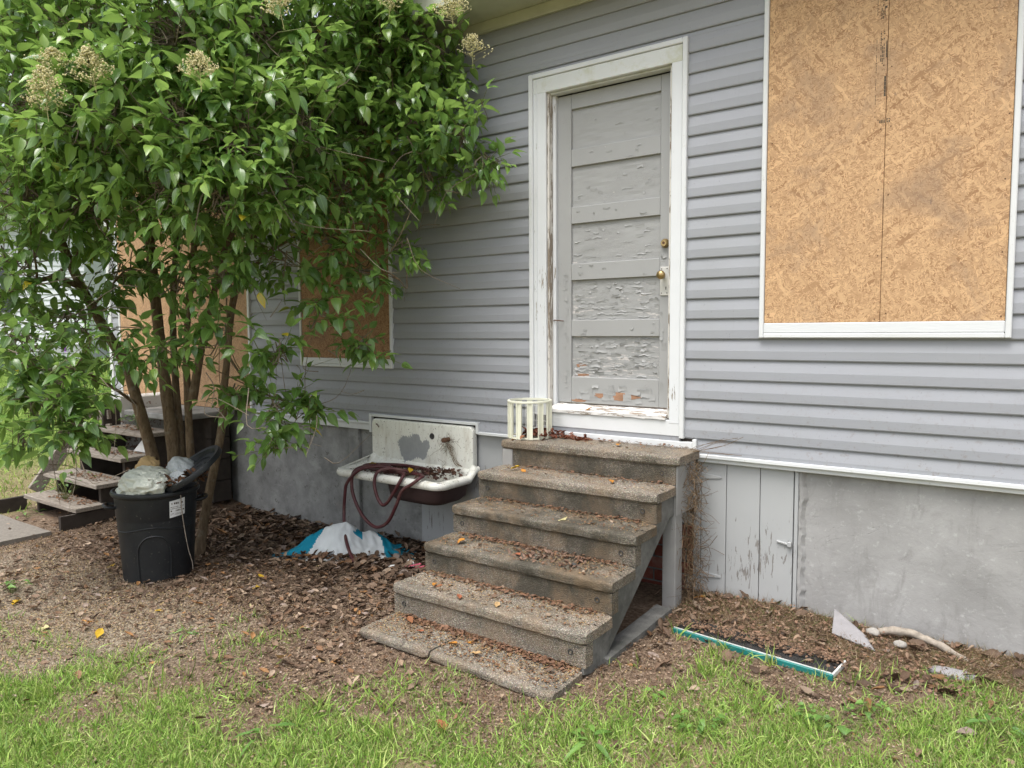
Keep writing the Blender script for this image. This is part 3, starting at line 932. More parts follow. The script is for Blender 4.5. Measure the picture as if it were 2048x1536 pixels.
# ---- door
DL, DR = -0.578, 0.226
door = MB().box(DL, DR, 0.085, 0.10, DZ + .004, DZ + 2.03).build('door', 'door_paint', house)
SL, SR = -0.474, 0.160
MB().box(DL, SL, 0.055, 0.0845, DZ + .004, DZ + 2.03).build('stile', 'door_frame_paint', door, bevel=.0025)
MB().box(SR, DR, 0.055, 0.0845, DZ + .004, DZ + 2.03).build('stile', 'door_frame_paint', door, bevel=.0025)
pan = [(2.725, 2.985), (2.352, 2.614), (1.980, 2.243), (1.607, 1.872), (1.228, 1.499)]
edges = [DZ + 2.03] + [z for p in pan for z in (p[1], p[0])] + [DZ + .004]
for a_, b_ in zip(edges[0::2], edges[1::2]):
    MB().box(SL + .0008, SR - .0008, 0.056, 0.0845, b_, a_).build('rail', 'door_frame_paint', door, bevel=.0025)
for (z0, z1) in pan:
    vs, fs = [], []
    nx_, nz_ = 26, 13
    for i in range(nx_ + 1):
        for j in range(nz_ + 1):
            x = SL + (SR - SL) * i / nx_; z = z0 + (z1 - z0) * j / nz_
            vs.append((x, 0.0735 + 0.0018 * mnoise.noise(Vector((x * 8, z * 60, 2))), z))
    for i in range(nx_):
        for j in range(nz_):
            a_ = i * (nz_ + 1) + j
            fs.append((a_, a_ + nz_ + 1, a_ + nz_ + 2, a_ + 1))
    MB().add(vs, fs).build('panel', 'door_paint', door)
# lifted paint
def flakes(x0, x1, z0, z1, y, n, wr, hr, lift, up=0.5):
    V, F = [], []
    for _ in range(n):
        w_ = random.uniform(*wr); h_ = random.uniform(*hr)
        x = random.uniform(x0, max(x0 + .001, x1 - w_)); z = random.uniform(z0, z1 - h_)
        top = random.random() < up
        l = random.uniform(0.3, 1) * lift
        b = len(V)
        for j in range(4):
            t = j / 3
            for i in range(5):
                s_ = i / 4
                e = (t if top else 1 - t) ** 2 * l * (0.6 + 0.4 * math.sin(s_ * 3.1 + x * 40))
                V.append((x + w_ * s_ + random.uniform(-.0015, .0015), y - 0.0015 - e, z + h_ * t + random.uniform(-.002, .002) + .003 * math.sin(s_ * 7 + z * 90)))
        for j in range(3):
            for i in range(4):
                q = b + j * 5 + i
                F.append((q, q + 1, q + 6, q + 5))
    return V, F
mb = MB()
for (z0, z1), n_, lf in zip(pan, (5, 12, 28, 95, 115), (.003, .0035, .004, .005, .007)):
    mb.add(*flakes(SL + .01, SR - .012, z0 + .006, z1 - .006, 0.0735, n_, (.015, .075), (.006, .018), lf))
mb.add(*flakes(SL + .01, SR - .01, 1.06, 1.19, 0.056, 26, (.03, .09), (.02, .05), .008))
for (_a, _b) in ((2.62, 2.72), (2.25, 2.345), (1.88, 1.975), (1.51, 1.6)):
    mb.add(*flakes(SL + .01, SR - .01, _a, _b, 0.056, 5, (.01, .05), (.006, .015), .005))
mb.add(*flakes(SR + .005, DR - .01, 1.1, 2.1, 0.055, 12, (.012, .03), (.01, .05), .006))
mb.add(*flakes(DL + .035, DL + .085, 1.15, 2.0, 0.055, 18, (.012, .03), (.01, .05), .005))
tag(mb.build('paint_flakes', 'door_frame_paint', door, smooth=50), kind='stuff')
# bare timber where the bottom rail has lost its paint, lying on the wood
def ragged(x0, x1, z0, z1, y, mat, seed, parent=door, name='bare_patch'):
    pts = []
    for i in range(36):
        t = 2 * math.pi * i / 36
        k_ = 1 + 0.42 * mnoise.noise(Vector((math.cos(t) * 2.2 + seed, math.sin(t) * 2.2, seed)))
        pts.append(((x0 + x1) / 2 + math.cos(t) * (x1 - x0) / 2 * k_, (z0 + z1) / 2 + math.sin(t) * (z1 - z0) / 2 * k_))
    return MB().prism_y(pts, y, y + .003).build(name, mat, parent)
plain('raw_timber', (0.33, 0.19, 0.12), 0.8, 0.2, 0.25, 30)
ragged(-0.30, 0.03, 1.085, 1.135, 0.0545, 'raw_timber', 3.1)
ragged(-0.47, -0.36, 1.06, 1.08, 0.0545, 'raw_timber', 5.1)
ragged(-0.445, -0.365, 1.29, 1.315, 0.0725, 'raw_timber', 7.7)
ragged(-0.455, -0.345, 1.235, 1.25, 0.0725, 'raw_timber', 9.3)
# furniture
mb = MB().box(0.166, 0.222, 0.047, 0.0549, 1.75, 1.925)
pl = mb.build('lock_plate', 'painted_plate', door, bevel=.002)
mb = MB().lathe([(0.004, 0.049), (0.004, 0.0465), (0.0, 0.0465)], (0.205, 0, 1.80), 8, (0, 1, 0)).box(0.202, 0.208, 0.0465, 0.05, 1.785, 1.80)
mb.build('keyhole', 'bolt_dark', pl)
mb = MB()
for sx in (0.176, 0.212):
    for sz in (1.765, 1.913):
        mb.lathe([(0.0, 0.045), (0.0035, 0.0455), (0.0035, 0.0475)], (sx, 0, sz), 8, (0, 1, 0))
mb.build('screw', 'bolt_dark', pl)
MB().lathe([(0.0, 0.0), (0.016, 0.002), (0.025, 0.010), (0.0275, 0.021), (0.025, 0.032), (0.016, 0.040), (0.009, 0.046), (0.0085, 0.062), (0.0085, 0.075)], (0.192, -0.022, 1.873), 28, (0, 1, 0)).build('door_knob', 'brass', door, smooth=50)
db = MB().lathe([(0.0, 0.0), (0.018, 0.0), (0.020, 0.003), (0.026, 0.018), (0.028, 0.022), (0.028, 0.03)], (0.196, 0.025, 2.068), 24, (0, 1, 0)).build('deadbolt', 'brass', door, smooth=35)
MB().lathe([(0.0, -0.002), (0.008, -0.002), (0.009, 0.001)], (0.196, 0.025, 2.068), 14, (0, 1, 0)).box(0.195, 0.197, 0.0215, 0.024, 2.063, 2.073).build('keyway', 'rusty_iron', db)
mb = MB().tube(spline([(-0.600, 0.04, 1.604), (-0.585, 0.02, 1.609), (-0.555, 0.025, 1.606), (-0.53, 0.05, 1.603)], 4), .0035, 6)
mb.box(-0.598, -0.585, 0.033, 0.041, 1.585, 1.64)
mb.build('hook_latch', 'rusty_iron', door)
# ---- door frame
cas = MB().box(CL + .033, -0.620, -0.028, 0.02, 0.965, 3.20).build('door_casing', 'old_white_paint', house, bevel=.004)
MB().box(-0.6195, -0.604, -0.010, 0.055, 1.0, 3.10).build('jamb', 'bare_jamb', cas, bevel=.002)
MB().box(-0.6035, DL - .001, 0.030, 0.086, 1.03, 3.088).build('door_stop', 'old_white_paint', cas, bevel=.003)
MB().box(0.262, CR - .030, -0.028, 0.02, 0.97, 3.20).build('casing_board', 'old_white_paint', cas, bevel=.004)
MB().box(0.245, 0.2615, -0.008, 0.055, 1.0, 3.10).build('jamb', 'bare_jamb', cas, bevel=.002)
MB().box(DR + .001, 0.2445, 0.030, 0.086, 1.03, 3.088).build('door_stop', 'old_white_paint', cas, bevel=.003)
MB().box(CL + .033, CR - .030, -0.0295, 0.02, 3.1005, 3.1995).build('head_casing', 'old_white_head', cas, bevel=.004)
MB().box(-0.62, 0.262, 0.0, 0.06, 3.0885, 3.1).build('head_jamb', 'old_white_head', cas, bevel=.002)
MB().box(CL, CL + .0325, -0.038, 0.0, 0.885, CT).build('outer_trim', 'white_trim', cas, bevel=.004)
MB().box(CR - .0295, CR, -0.038, 0.0, 0.885, CT).build('outer_trim', 'white_trim', cas, bevel=.004)
MB().box(CL + .033, CR - .030, -0.0378, 0.0, CT - .032, CT - .0005).build('outer_trim', 'white_trim', cas, bevel=.004)
MB().box(CL + .06, CL + .066, -0.0325, -0.0275, 0.97, 3.19).build('bead', 'old_white_paint', cas)
# threshold and kick board
MB().prism_x([(-0.035, 0.992), (-0.035, 1.012), (0.055, 1.046), (0.10, 1.046), (0.10, 0.99)], -0.60, 0.243, 30, 0.004).build('threshold', 'threshold_wood', cas, bevel=.0)
MB().box(-0.620, 0.331, -0.026, 0.01, 0.895, 0.990).build('kick_board', 'white_trim', cas, bevel=.003)
MB().box(-0.715, 0.331, -0.022, 0.01, 0.8665, 0.8945).build('kick_siding', 'vinyl_siding', cas)

# ---- boarded windows
def boarded(x0, x1, z0, z1, tw, seams, mat, sill, name='boarded_window', top=True):
    """trim of width tw outside, sheets of strand board inside"""
    t = MB().box(x0, x0 + tw, -0.037, 0.0, z0, z1).build(name, 'white_trim', house, bevel=.004)
    MB().box(x1 - tw, x1, -0.037, 0.0, z0, z1).build('frame_side', 'white_trim', t, bevel=.004)
    if top: MB().box(x0 + tw + .0005, x1 - tw - .0005, -0.0368, 0.0, z1 - tw, z1).build('frame_top', 'white_trim', t, bevel=.004)
    zz0 = z0
    if sill:
        MB().box(x0 + tw + .0005, x1 - tw - .0005, -0.0372, 0.0, z0 + .0005, z0 + tw).build('frame_bottom', 'white_trim', t, bevel=.004)
        MB().box(x0 + tw + .0005, x1 - tw - .0005, -0.034, 0.0, z0 + tw + .0008, z0 + tw + sill).build('sill', 'old_white_sill', t, bevel=.004)
        zz0 = z0 + tw + sill + .001
    xs = [x0 + tw + .001] + seams + [x1 - tw - .001]
    for a, b in zip(xs[:-1], xs[1:]):
        MB().box(a + .0012, b - .0012, -0.0275, 0.0, zz0, z1 - (tw + .001 if top else .001)).build('strand_board', mat, t, bevel=.0015)
    sc_ = MB()
    for a, b in zip(xs[:-1], xs[1:]):
        z = zz0 + 0.03
        while z < z1 - .05:
            for x in (a + .022, b - .022):
                sc_.lathe([(0.0, -0.0012), (0.0035, -0.0008), (0.004, 0.0005)], (x + random.uniform(-.006, .006), -0.0276, z + random.uniform(-.02, .02)), 8, (0, 1, 0))
            z += 0.31
    sc_.build('screws', 'rusty_iron', t)
    return t
win = boarded(WL, WR, WB, 3.35, 0.026, [1.407], 'strand_board', 0.056)
# stamped print running up the seam of the boards
mb = MB()
def stamp(x, z0, z1, w, gap, p=0.8):
    z = z0
    while z < z1:
        l = random.uniform(.006, .02)
        if random.random() < p: mb.box(x - w / 2, x + w / 2, -0.0279, -0.0276, z, min(z + l, z1))
        z += l + gap
stamp(1.357, 2.60, 2.90, .0025, .003, .9); stamp(1.357, 2.90, 3.05, .0025, .02, .7); stamp(1.357, 3.10, 3.33, .0025, .003, .9)
for xx in (1.376, 1.383, 1.390):
    stamp(xx, 2.86, 3.02, .0042, .004, .75); stamp(xx, 3.08, 3.16, .0042, .004, .7); stamp(xx, 3.17, 3.27, .0042, .004, .8)
stamp(1.399, 2.70, 2.80, .009, .001, .9); stamp(1.402, 2.88, 2.97, .006, .001, .9)
stamp(1.3945, 3.13, 3.25, .011, .006, .7)
for xx in (1.372, 1.381, 1.39, 1.40, 1.414, 1.423): stamp(xx, 2.57, 2.59, .006, .004, .9)
mb.build('printed_stamp', 'print_ink', win)
lw = boarded(LWL, LWR, LWB, LWT, 0.024, [], 'strand_board_weathered', 0.050)
fd = boarded(FL, FR, FB, FT, 0.03, [-5.11], 'strand_board_faded', 0, 'boarded_doorway')
# ------------------------------------------------------------------ precast concrete steps
SX0, SX1, SD0, ST, SR_, STOP = -0.772, 0.4435, 0.354, 0.2538, 0.1675, 0.831
steps = thing('concrete_steps', 'flight of six weathered exposed-aggregate concrete steps below the door', 'steps', (0, -1.2, 0))
TH = 0.060
def tread(x0, x1, yf, yb, zt, mat, ribs=True, th=TH, rotz=0.0, slant=0.0):
    poly = [(yb, zt - th), (yb, zt)]
    y = yb
    if ribs:
        yy = yb - 0.03
        while yy > yf + 0.075:
            poly += [(yy, zt), (yy - .004, zt - .0035), (yy - .011, zt - .0035), (yy - .015, zt)]
            yy -= 0.026
    r = 0.019
    for i in range(6):
        a = math.pi / 2 * i / 5
        poly.append((yf + r - r * math.sin(a), zt - r + r * math.cos(a)))
    poly += [(yf + 0.002, zt - th + .012), (yf + .014, zt - th)]
    n = max(8, int((x1 - x0) / 0.028))
    mb = MB().prism_x(poly, x0, x1, n, 0.0045)
    k = len(poly)
    # worn, rounded ends
    for i in range(n + 1):
        t = min(i, n - i)
        for q in range(k):
            x, y_, z_ = mb.v[i * k + q]
            if t == 0:
                cy, cz = (yf + yb) / 2, zt - th / 2
                mb.v[i * k + q] = (x, y_ + (0.012 if y_ < cy else -0.004), z_ + (-0.006 if z_ > cz else 0.005))
            if slant:
                mb.v[i * k + q] = (mb.v[i * k + q][0], mb.v[i * k + q][1], mb.v[i * k + q][2] + slant * (mb.v[i * k + q][0] - x0))
    return mb
mats = ['step_concrete', 'step_concrete', 'step_concrete_mossy', 'step_concrete_mossy', 'step_concrete', 'step_concrete']
for k in range(6):
    yf = -(SD0 + k * ST)
    zt = STOP - k * SR_
    yb = -0.0355 if k == 0 else yf + ST + 0.020
    if k == 0:
        tread(SX0, SX1 + .02, yf, yb, zt, mats[k], False).build('tread', mats[k], steps, smooth=35)
    elif k < 5:
        tread(SX0, SX1, yf, yb, zt, mats[k]).build('tread', mats[k], steps, smooth=35)
    else:
        tread(SX0, -0.293, yf, yb, zt, mats[k], True, .05).build('tread', mats[k], steps, smooth=35)
        tread(-0.281, SX1 - .02, yf, yb, zt, mats[k], True, .05, slant=-0.018).build('tread', mats[k], steps, smooth=35)
    if k < 5:
        zb = zt - SR_ + 0.0008
        r = MB().prism_x([(yf + .020, zb), (yf + .018, zt - TH - .001), (yf + .085, zt - TH - .001), (yf + .085, zb)], SX0 + .004, SX1 - .004, 30, 0.003).build('riser', 'step_concrete_mossy' if k < 4 else mats[k], steps)
        for hx_ in (SX0 + .075, SX1 - .085):
            hz = zt - TH - 0.045
            MB().lathe([(0.0, 0.004), (0.0095, 0.004), (0.0095, -0.004), (0.0135, -0.0045), (0.0145, 0.004)], (hx_, yf + .019, hz), 16, (0, 1, 0)).build('bolt', 'bolt_dark', r, smooth=40)
# side stringers: saw-toothed above, straight below
def stringer(x0, x1):
    top = []
    for k in range(6):
        yf = -(SD0 + k * ST)
        zt = STOP - k * SR_ - TH - .001
        if k == 5:
            top += [(top[-1][0], -0.04)]
            break
        top += [(yf + ST + .03 if k else -0.05, zt), (yf + .024, zt)]
    poly = [(-0.05, 0.49)] + top[:] + [(-1.20, -0.08), (-0.375, 0.49)]
    # drop consecutive duplicates
    out = [poly[0]]
    for p in poly[1:]:
        if abs(p[0] - out[-1][0]) + abs(p[1] - out[-1][1]) > 1e-4: out.append(p)
    return MB().prism_x(out, x0, x1)
stringer(SX0 + .02, SX0 + .075).build('stringer', 'stringer_concrete', steps)
stringer(SX1 - .075, SX1 - .017).build('stringer', 'stringer_concrete', steps)
MB().box(SX1 - .085, SX1 - .004, -0.325, -0.225, -0.12, STOP - TH - .001).build('post', 'painted_post', steps, bevel=.006, seg=2)
MB().box(SX1 - .0025, SX1 + .004, -0.332, -0.05, 0.485, STOP - TH - .0015).build('side_panel', 'painted_post', steps, bevel=.004)
MB().box(SX0 + .01, SX0 + .09, -0.345, -0.235, -0.25, STOP - TH - .001).build('post', 'painted_post', steps, bevel=.006, seg=2)
# footing kerb
MB().prism_x([(-0.40, -0.14), (-0.40, -0.022), (-1.16, -0.030), (-1.16, -0.14)], SX1 - .085, SX1 + .01, 3, .006).build('footing_kerb', 'stringer_concrete', steps)
MB().prism_x([(-1.30, -0.18), (-1.30, -0.062), (-1.585, -0.062), (-1.60, -0.18)], SX0 + .03, SX1 - .05, 20, 0.008).build('footing', 'smooth_concrete', steps)

# ------------------------------------------------------------------ cast-iron sink on the wall
sink = thing('wall_sink', 'old white enamel sink with drainboard and splashback hung on the foundation wall', 'sink', (-1.75, -0.2, 0.5))
KX0, KX1, KY0, KZ = -2.29, -1.215, -0.455, 0.50
def rr(x0, x1, z0, z1, r, seg=6, bottom=True):
    P = []
    cs = [(x1 - r, z1 - r, 0), (x0 + r, z1 - r, 90)]
    for cx, cz, a0 in cs:
        for i in range(seg + 1):
            a = R(a0 + 90 * i / seg)
            P.append((cx + r * math.cos(a), cz + r * math.sin(a)))
    P += [(x0, z0), (x1, z0)]
    return P
MB().prism_y(rr(-2.287, -1.243, 0.52, 0.842, 0.045), -0.052, 0.005).build('splashback', 'enamel', sink, bevel=.012, seg=3, smooth=40)
# deck as a height field: rolled rim, ridged drainboard on the left, bowl on the right
nx_, ny_ = 110, 48
vs, fs = [], []
for i in range(nx_ + 1):
    for j in range(ny_ + 1):
        u, v = i / nx_, j / ny_
        x = KX0 + (KX1 - KX0) * u; y = KY0 + (0.0 - KY0 - .05) * v
        # rounded front corners
        rc = 0.085
        if v * (-KY0) < rc:
            dy = rc - (y - KY0)
            for sx, cx in ((-1, KX0 + rc), (1, KX1 - rc)):
                if (x - cx) * sx > 0:
                    lim = math.sqrt(max(0, rc * rc - dy * dy))
                    x = cx + (x - cx) * lim / rc
        e = min(x - KX0, KX1 - x, y - KY0)
        z = KZ - 0.012 * (1 - min(1, e / 0.035)) ** 2
        inn = sm(0.03, 0.055, e)
        zi = KZ - 0.022 - 0.012 * sm(KX0, -1.78, x)
        if x < -1.80:
            zi += 0.004 * math.sin((y + .4) * 2 * math.pi / 0.03) * sm(-1.82, -1.88, x) * sm(KX0 + .05, KX0 + .09, x)
        bowl = sm(-1.80, -1.72, x) * sm(KX1 - .035, KX1 - .10, x) * sm(KY0 + .04, KY0 + .10, y) * sm(-0.055, -0.10, y)
        z = z * (1 - inn) + zi * inn - 0.12 * bowl
        # the rim sweeps up into the splashback
        z += 0.065 * sm(-0.12, -0.05, y) * (1 - inn * 0.0) * (1 - bowl)
        vs.append((x, y, z))
for i in range(nx_):
    for j in range(ny_):
        a = i * (ny_ + 1) + j
        fs.append((a, a + ny_ + 1, a + ny_ + 2, a + 1))
MB().add(vs, fs).build('deck', 'enamel', sink, smooth=70)
# outer roll of the rim: an apron that follows the front and both ends
path = [(KX0, -0.02)] + [(KX0, KY0 + .085)]
for i in range(1, 8):
    a = R(180 + 90 * i / 8); path.append((KX0 + .085 + .085 * math.cos(a), KY0 + .085 + .085 * math.sin(a)))
path += [(KX0 + .085 + t * (KX1 - KX0 - .17), KY0) for t in (0, .25, .5, .75, 1)]
for i in range(1, 8):
    a = R(270 + 90 * i / 8); path.append((KX1 - .085 + .085 * math.cos(a), KY0 + .085 + .085 * math.sin(a)))
path += [(KX1, KY0 + .085), (KX1, -0.12), (KX1, -0.05), (KX1, -0.02)]
prof = [(-0.014, -0.004), (0.000, 0.000), (0.010, -0.010), (0.014, -0.025), (0.010, -0.042), (0.000, -0.052), (-0.012, -0.048)]
vs, fs = [], []
for i, (x, y) in enumerate(path):
    a = Vector(path[min(i + 1, len(path) - 1)]) - Vector(path[max(i - 1, 0)])
    nrm = Vector((a.y, -a.x)).normalized()
    lift = 0.06 * float(sm(-0.12, -0.04, y))
    for (o_, h_) in prof:
        vs.append((x + nrm.x * o_, y + nrm.y * o_, KZ + h_ - 0.006 + lift))
k = len(prof)
for i in range(len(path) - 1):
    for q in range(k - 1):
        fs.append((i * k + q, (i + 1) * k + q, (i + 1) * k + q + 1, i * k + q + 1))
MB().add(vs, fs).build('rolled_rim', 'enamel', sink, smooth=60)
mb = MB()
vs, fs = [], []
for j, (sc, z) in enumerate(((1.0, 0.462), (0.97, 0.42), (0.92, 0.35), (0.78, 0.318), (0.0, 0.312))):
    for i in range(28):
        t = 2 * math.pi * i / 28
        cx_, cy_ = -1.515, -0.242
        ex = math.copysign(abs(math.cos(t)) ** 0.45, math.cos(t)); ey = math.copysign(abs(math.sin(t)) ** 0.45, math.sin(t))
        vs.append((cx_ + ex * 0.285 * sc, cy_ + ey * 0.200 * sc, z))
for j in range(4):
    for i in range(28):
        n_ = (i + 1) % 28
        fs.append((j * 28 + i, j * 28 + n_, (j + 1) * 28 + n_, (j + 1) * 28 + i))
MB().add(vs, fs).build('bowl_underside', 'cast_iron_brown', sink, smooth=50)
mb = MB().box(KX0 + .03, -1.755, KY0 + .03, -0.03, 0.452, 0.463)
mb.build('drainboard_underside', 'cast_iron_brown', sink)
MB().lathe([(0.0, 0.0), (0.016, 0.0), (0.016, -0.003), (0.021, -0.005), (0.024, 0.0)], (-1.635, -0.053, 0.745), 20, (0, 1, 0)).build('tap_hole', 'bolt_dark', sink, smooth=40)
mb = MB().lathe([(0.0, -0.07), (0.016, -0.068), (0.02, -0.05), (0.017, -0.03), (0.017, 0.0)], (-1.47, -0.053, 0.735), 16, (0, 1, 0))
mb.build('tap_stub', 'rusty_iron', sink, smooth=40)
MB().tube([(-2.225, -0.053, 0.80), (-2.22, -0.066, 0.80), (-2.205, -0.066, 0.795), (-2.20, -0.056, 0.775)], .004, 6).build('bracket', 'rusty_iron', sink)

# ------------------------------------------------------------------ hose
hp = [(-1.45, -0.22, 0.47), (-1.62, -0.12, 0.492), (-1.90, -0.10, 0.500), (-2.12, -0.17, 0.500), (-2.15, -0.27, 0.500), (-1.95, -0.34, 0.500), (-1.70, -0.33, 0.502),
      (-1.52, -0.25, 0.500), (-1.60, -0.15, 0.508), (-1.85, -0.16, 0.518), (-2.00, -0.24, 0.518), (-1.93, -0.30, 0.522), (-1.74, -0.36, 0.520), (-1.60, -0.40, 0.520),
      (-1.545, -0.462, 0.522), (-1.56, -0.492, 0.47), (-1.62, -0.50, 0.38), (-1.675, -0.50, 0.315), (-1.725, -0.50, 0.295), (-1.775, -0.50, 0.35), (-1.805, -0.495, 0.44), (-1.795, -0.478, 0.515), (-1.75, -0.43, 0.545),
      (-1.65, -0.37, 0.535), (-1.50, -0.36, 0.515), (-1.415, -0.40, 0.52), (-1.385, -0.462, 0.522), (-1.43, -0.495, 0.48), (-1.52, -0.505, 0.42), (-1.585, -0.505, 0.30), (-1.67, -0.505, 0.175), (-1.79, -0.505, 0.122), (-1.91, -0.505, 0.175),
      (-2.00, -0.50, 0.275), (-2.045, -0.495, 0.39), (-2.035, -0.478, 0.50), (-1.98, -0.40, 0.535), (-1.85, -0.32, 0.535), (-1.80, -0.36, 0.54), (-1.88, -0.43, 0.545), (-1.97, -0.485, 0.52),
      (-2.075, -0.51, 0.42), (-2.10, -0.515, 0.32), (-2.109, -0.52, 0.169), (-2.02, -0.59, 0.045), (-1.87, -0.69, -0.02), (-1.72, -0.76, -0.085), (-1.63, -0.79, -0.125)]
hose = MB().tube(spline(hp, 7), 0.0125, 10).build('garden_hose', 'hose_rubber', loc=(-1.8, -0.4, 0.5), smooth=60)
tag(hose, 'dark maroon garden hose coiled in the sink with loops hanging over its rim', 'hose')

# ------------------------------------------------------------------ teal and white cloth heap
cloth = thing('cloth_heap', 'crumpled teal and white cloth half buried in leaves under the sink', 'cloth', (-1.97, -0.62, -0.13))
def cloth_z(lx, ly):
    h = 0.225 * math.exp(-((lx + .02) / .17) ** 2 - ((ly + .02) / .15) ** 2) + 0.13 * math.exp(-((lx - .24) / .15) ** 2 - ((ly + .05) / .12) ** 2) + 0.10 * math.exp(-((lx + .25) / .14) ** 2 - ((ly + .03) / .10) ** 2)
    w1 = Vector((lx * 5.5 + mnoise.noise(Vector((lx * 4, ly * 4, 3))) * .9, ly * 4.0, 1.3))
    h += 0.050 * (0.32 - abs(mnoise.noise(w1))) + 0.022 * (0.3 - abs(mnoise.noise(Vector((lx * 15 + ly * 4, ly * 9, 6.1))))) + 0.010 * mnoise.noise(Vector((lx * 31, ly * 27, 2)))
    return h
parts_ = {'white_cloth': ([], {}), 'teal_cloth': ([], {})}
N1, N2 = 110, 70
fl_ = {'white_cloth': [], 'teal_cloth': []}
def cpt(i, j):
    lx = -0.54 + 1.06 * i / N1; ly = -0.30 + 0.62 * j / N2
    return lx, ly
for i in range(N1):
    for j in range(N2):
        lx, ly = cpt(i + .5, j + .5)
        rim = 1 - math.hypot((lx + .01) / .50, (ly - 0.02) / .27) + 0.30 * mnoise.noise(Vector((lx * 5, ly * 5, 8))) + 0.12 * mnoise.noise(Vector((lx * 17, ly * 17, 5)))
        if rim < 0: continue
        e = 0.07 * mnoise.noise(Vector((lx * 6, ly * 6, 4)))
        white = (-0.17 - ly * .75 + e < lx < 0.21 + ly * .65 + e) and not (0.06 < lx + e < .11 and ly < .04)
        fl_['white_cloth' if white else 'teal_cloth'].append((i, j))
for nm_, cells in fl_.items():
    idx, vs, fs = {}, [], []
    def vid(i, j):
        if (i, j) not in idx:
            lx, ly = cpt(i, j)
            x = -2.065 + 0.67 * lx + 0.74 * ly; y = -0.55 + 0.74 * lx - 0.67 * ly
            idx[(i, j)] = len(vs)
            vs.append((x, y, float(gz(x, y)) + cloth_z(lx, ly) - 0.004))
        return idx[(i, j)]
    for (i, j) in cells:
        fs.append((vid(i, j), vid(i + 1, j), vid(i + 1, j + 1), vid(i, j + 1)))
    MB().add(vs, fs).build(nm_, nm_, cloth, smooth=80)

# ------------------------------------------------------------------ rubbish bin, its lid and the rubbish in it
BX, BY, BZ = -2.735, -1.61, -0.10
binn = thing('trash_can', 'tall black plastic trash can overflowing with bags beside the tree', 'trash can', (BX, BY, BZ))
MB().lathe([(0.0, 0.0), (0.205, 0.0), (0.217, 0.012), (0.227, 0.17), (0.242, 0.41), (0.2425, 0.425), (0.2465, 0.435), (0.254, 0.575), (0.256, 0.595), (0.246, 0.595), (0.232, 0.42), (0.20, 0.03), (0.0, 0.025)], (BX, BY, BZ), 48).build('body', 'bin_plastic', binn, smooth=35)
MB().lathe([(0.255, 0.570), (0.268, 0.574), (0.274, 0.588), (0.270, 0.602), (0.258, 0.606), (0.250, 0.596)], (BX, BY, BZ), 48).build('rim', 'bin_plastic', binn, smooth=50)
def on_bin(ang, h, off=0.0):
    r = np.interp(h, [0.0, 0.17, 0.41, 0.435, 0.575], [0.217, 0.227, 0.242, 0.2465, 0.254]) + off
    return (BX + math.cos(ang) * r, BY + math.sin(ang) * r, BZ + h)
fa = math.atan2(-4.17 - BY, 2.04 - BX)              # side turned to the lawn
for da in (-1.55, 1.55):
    mb = MB().tube(spline([on_bin(fa + da - .22, 0.50, 0.0), on_bin(fa + da - .2, 0.51, .05), on_bin(fa + da, 0.515, .062), on_bin(fa + da + .2, 0.51, .05), on_bin(fa + da + .22, 0.50, 0.0)], 5), .011, 8)
    mb.build('handle', 'bin_plastic', binn, smooth=50)
arch = [on_bin(fa - .55, 0.04, .001), on_bin(fa - .55, 0.20, .001), on_bin(fa - .50, 0.26, .001), on_bin(fa - .33, 0.31, .001), on_bin(fa - .10, 0.325, .001), on_bin(fa + .13, 0.31, .001), on_bin(fa + .28, 0.26, .001), on_bin(fa + .33, 0.20, .001), on_bin(fa + .33, 0.04, .001)]
MB().tube(spline(arch, 5), .006, 6).build('moulded_arch', 'bin_plastic', binn, smooth=50)
wav = [on_bin(fa - 1.3 + i * .13, 0.345 + 0.035 * math.exp(-((i - 9) / 4.5) ** 2), .0) for i in range(20)]
MB().tube(spline(wav, 3), .005, 6).build('moulded_band', 'bin_plastic', binn, smooth=50)
vs, fs = [], []
for i in range(9):
    for j in range(2):
        vs.append(on_bin(fa + 0.30 + 0.42 * i / 8, (0.435, 0.545)[j] + 0.012 * i / 8, .0035))
for i in range(8):
    fs.append((i * 2, i * 2 + 2, i * 2 + 3, i * 2 + 1))
lab = MB().add(vs, fs).build('label_sticker', 'label_paper', binn, smooth=60)
mb = MB()
for row, (h0, hh) in enumerate(((0.522, .012), (0.503, .004), (0.492, .004), (0.475, .009), (0.459, .003), (0.452, .003))):
    a = fa + 0.325
    while a < fa + 0.66:
        l = random.uniform(.012, .05)
        if random.random() < (.55 if row in (0, 3) else .8):
            a2 = a + l
            mb.add([on_bin(a, h0, .0042), on_bin(a2, h0, .0042), on_bin(a2, h0 + hh, .0042), on_bin(a, h0 + hh, .0042)], [(0, 1, 2, 3)])
        a += l + .012
mb.build('label_print', 'print_ink', lab)
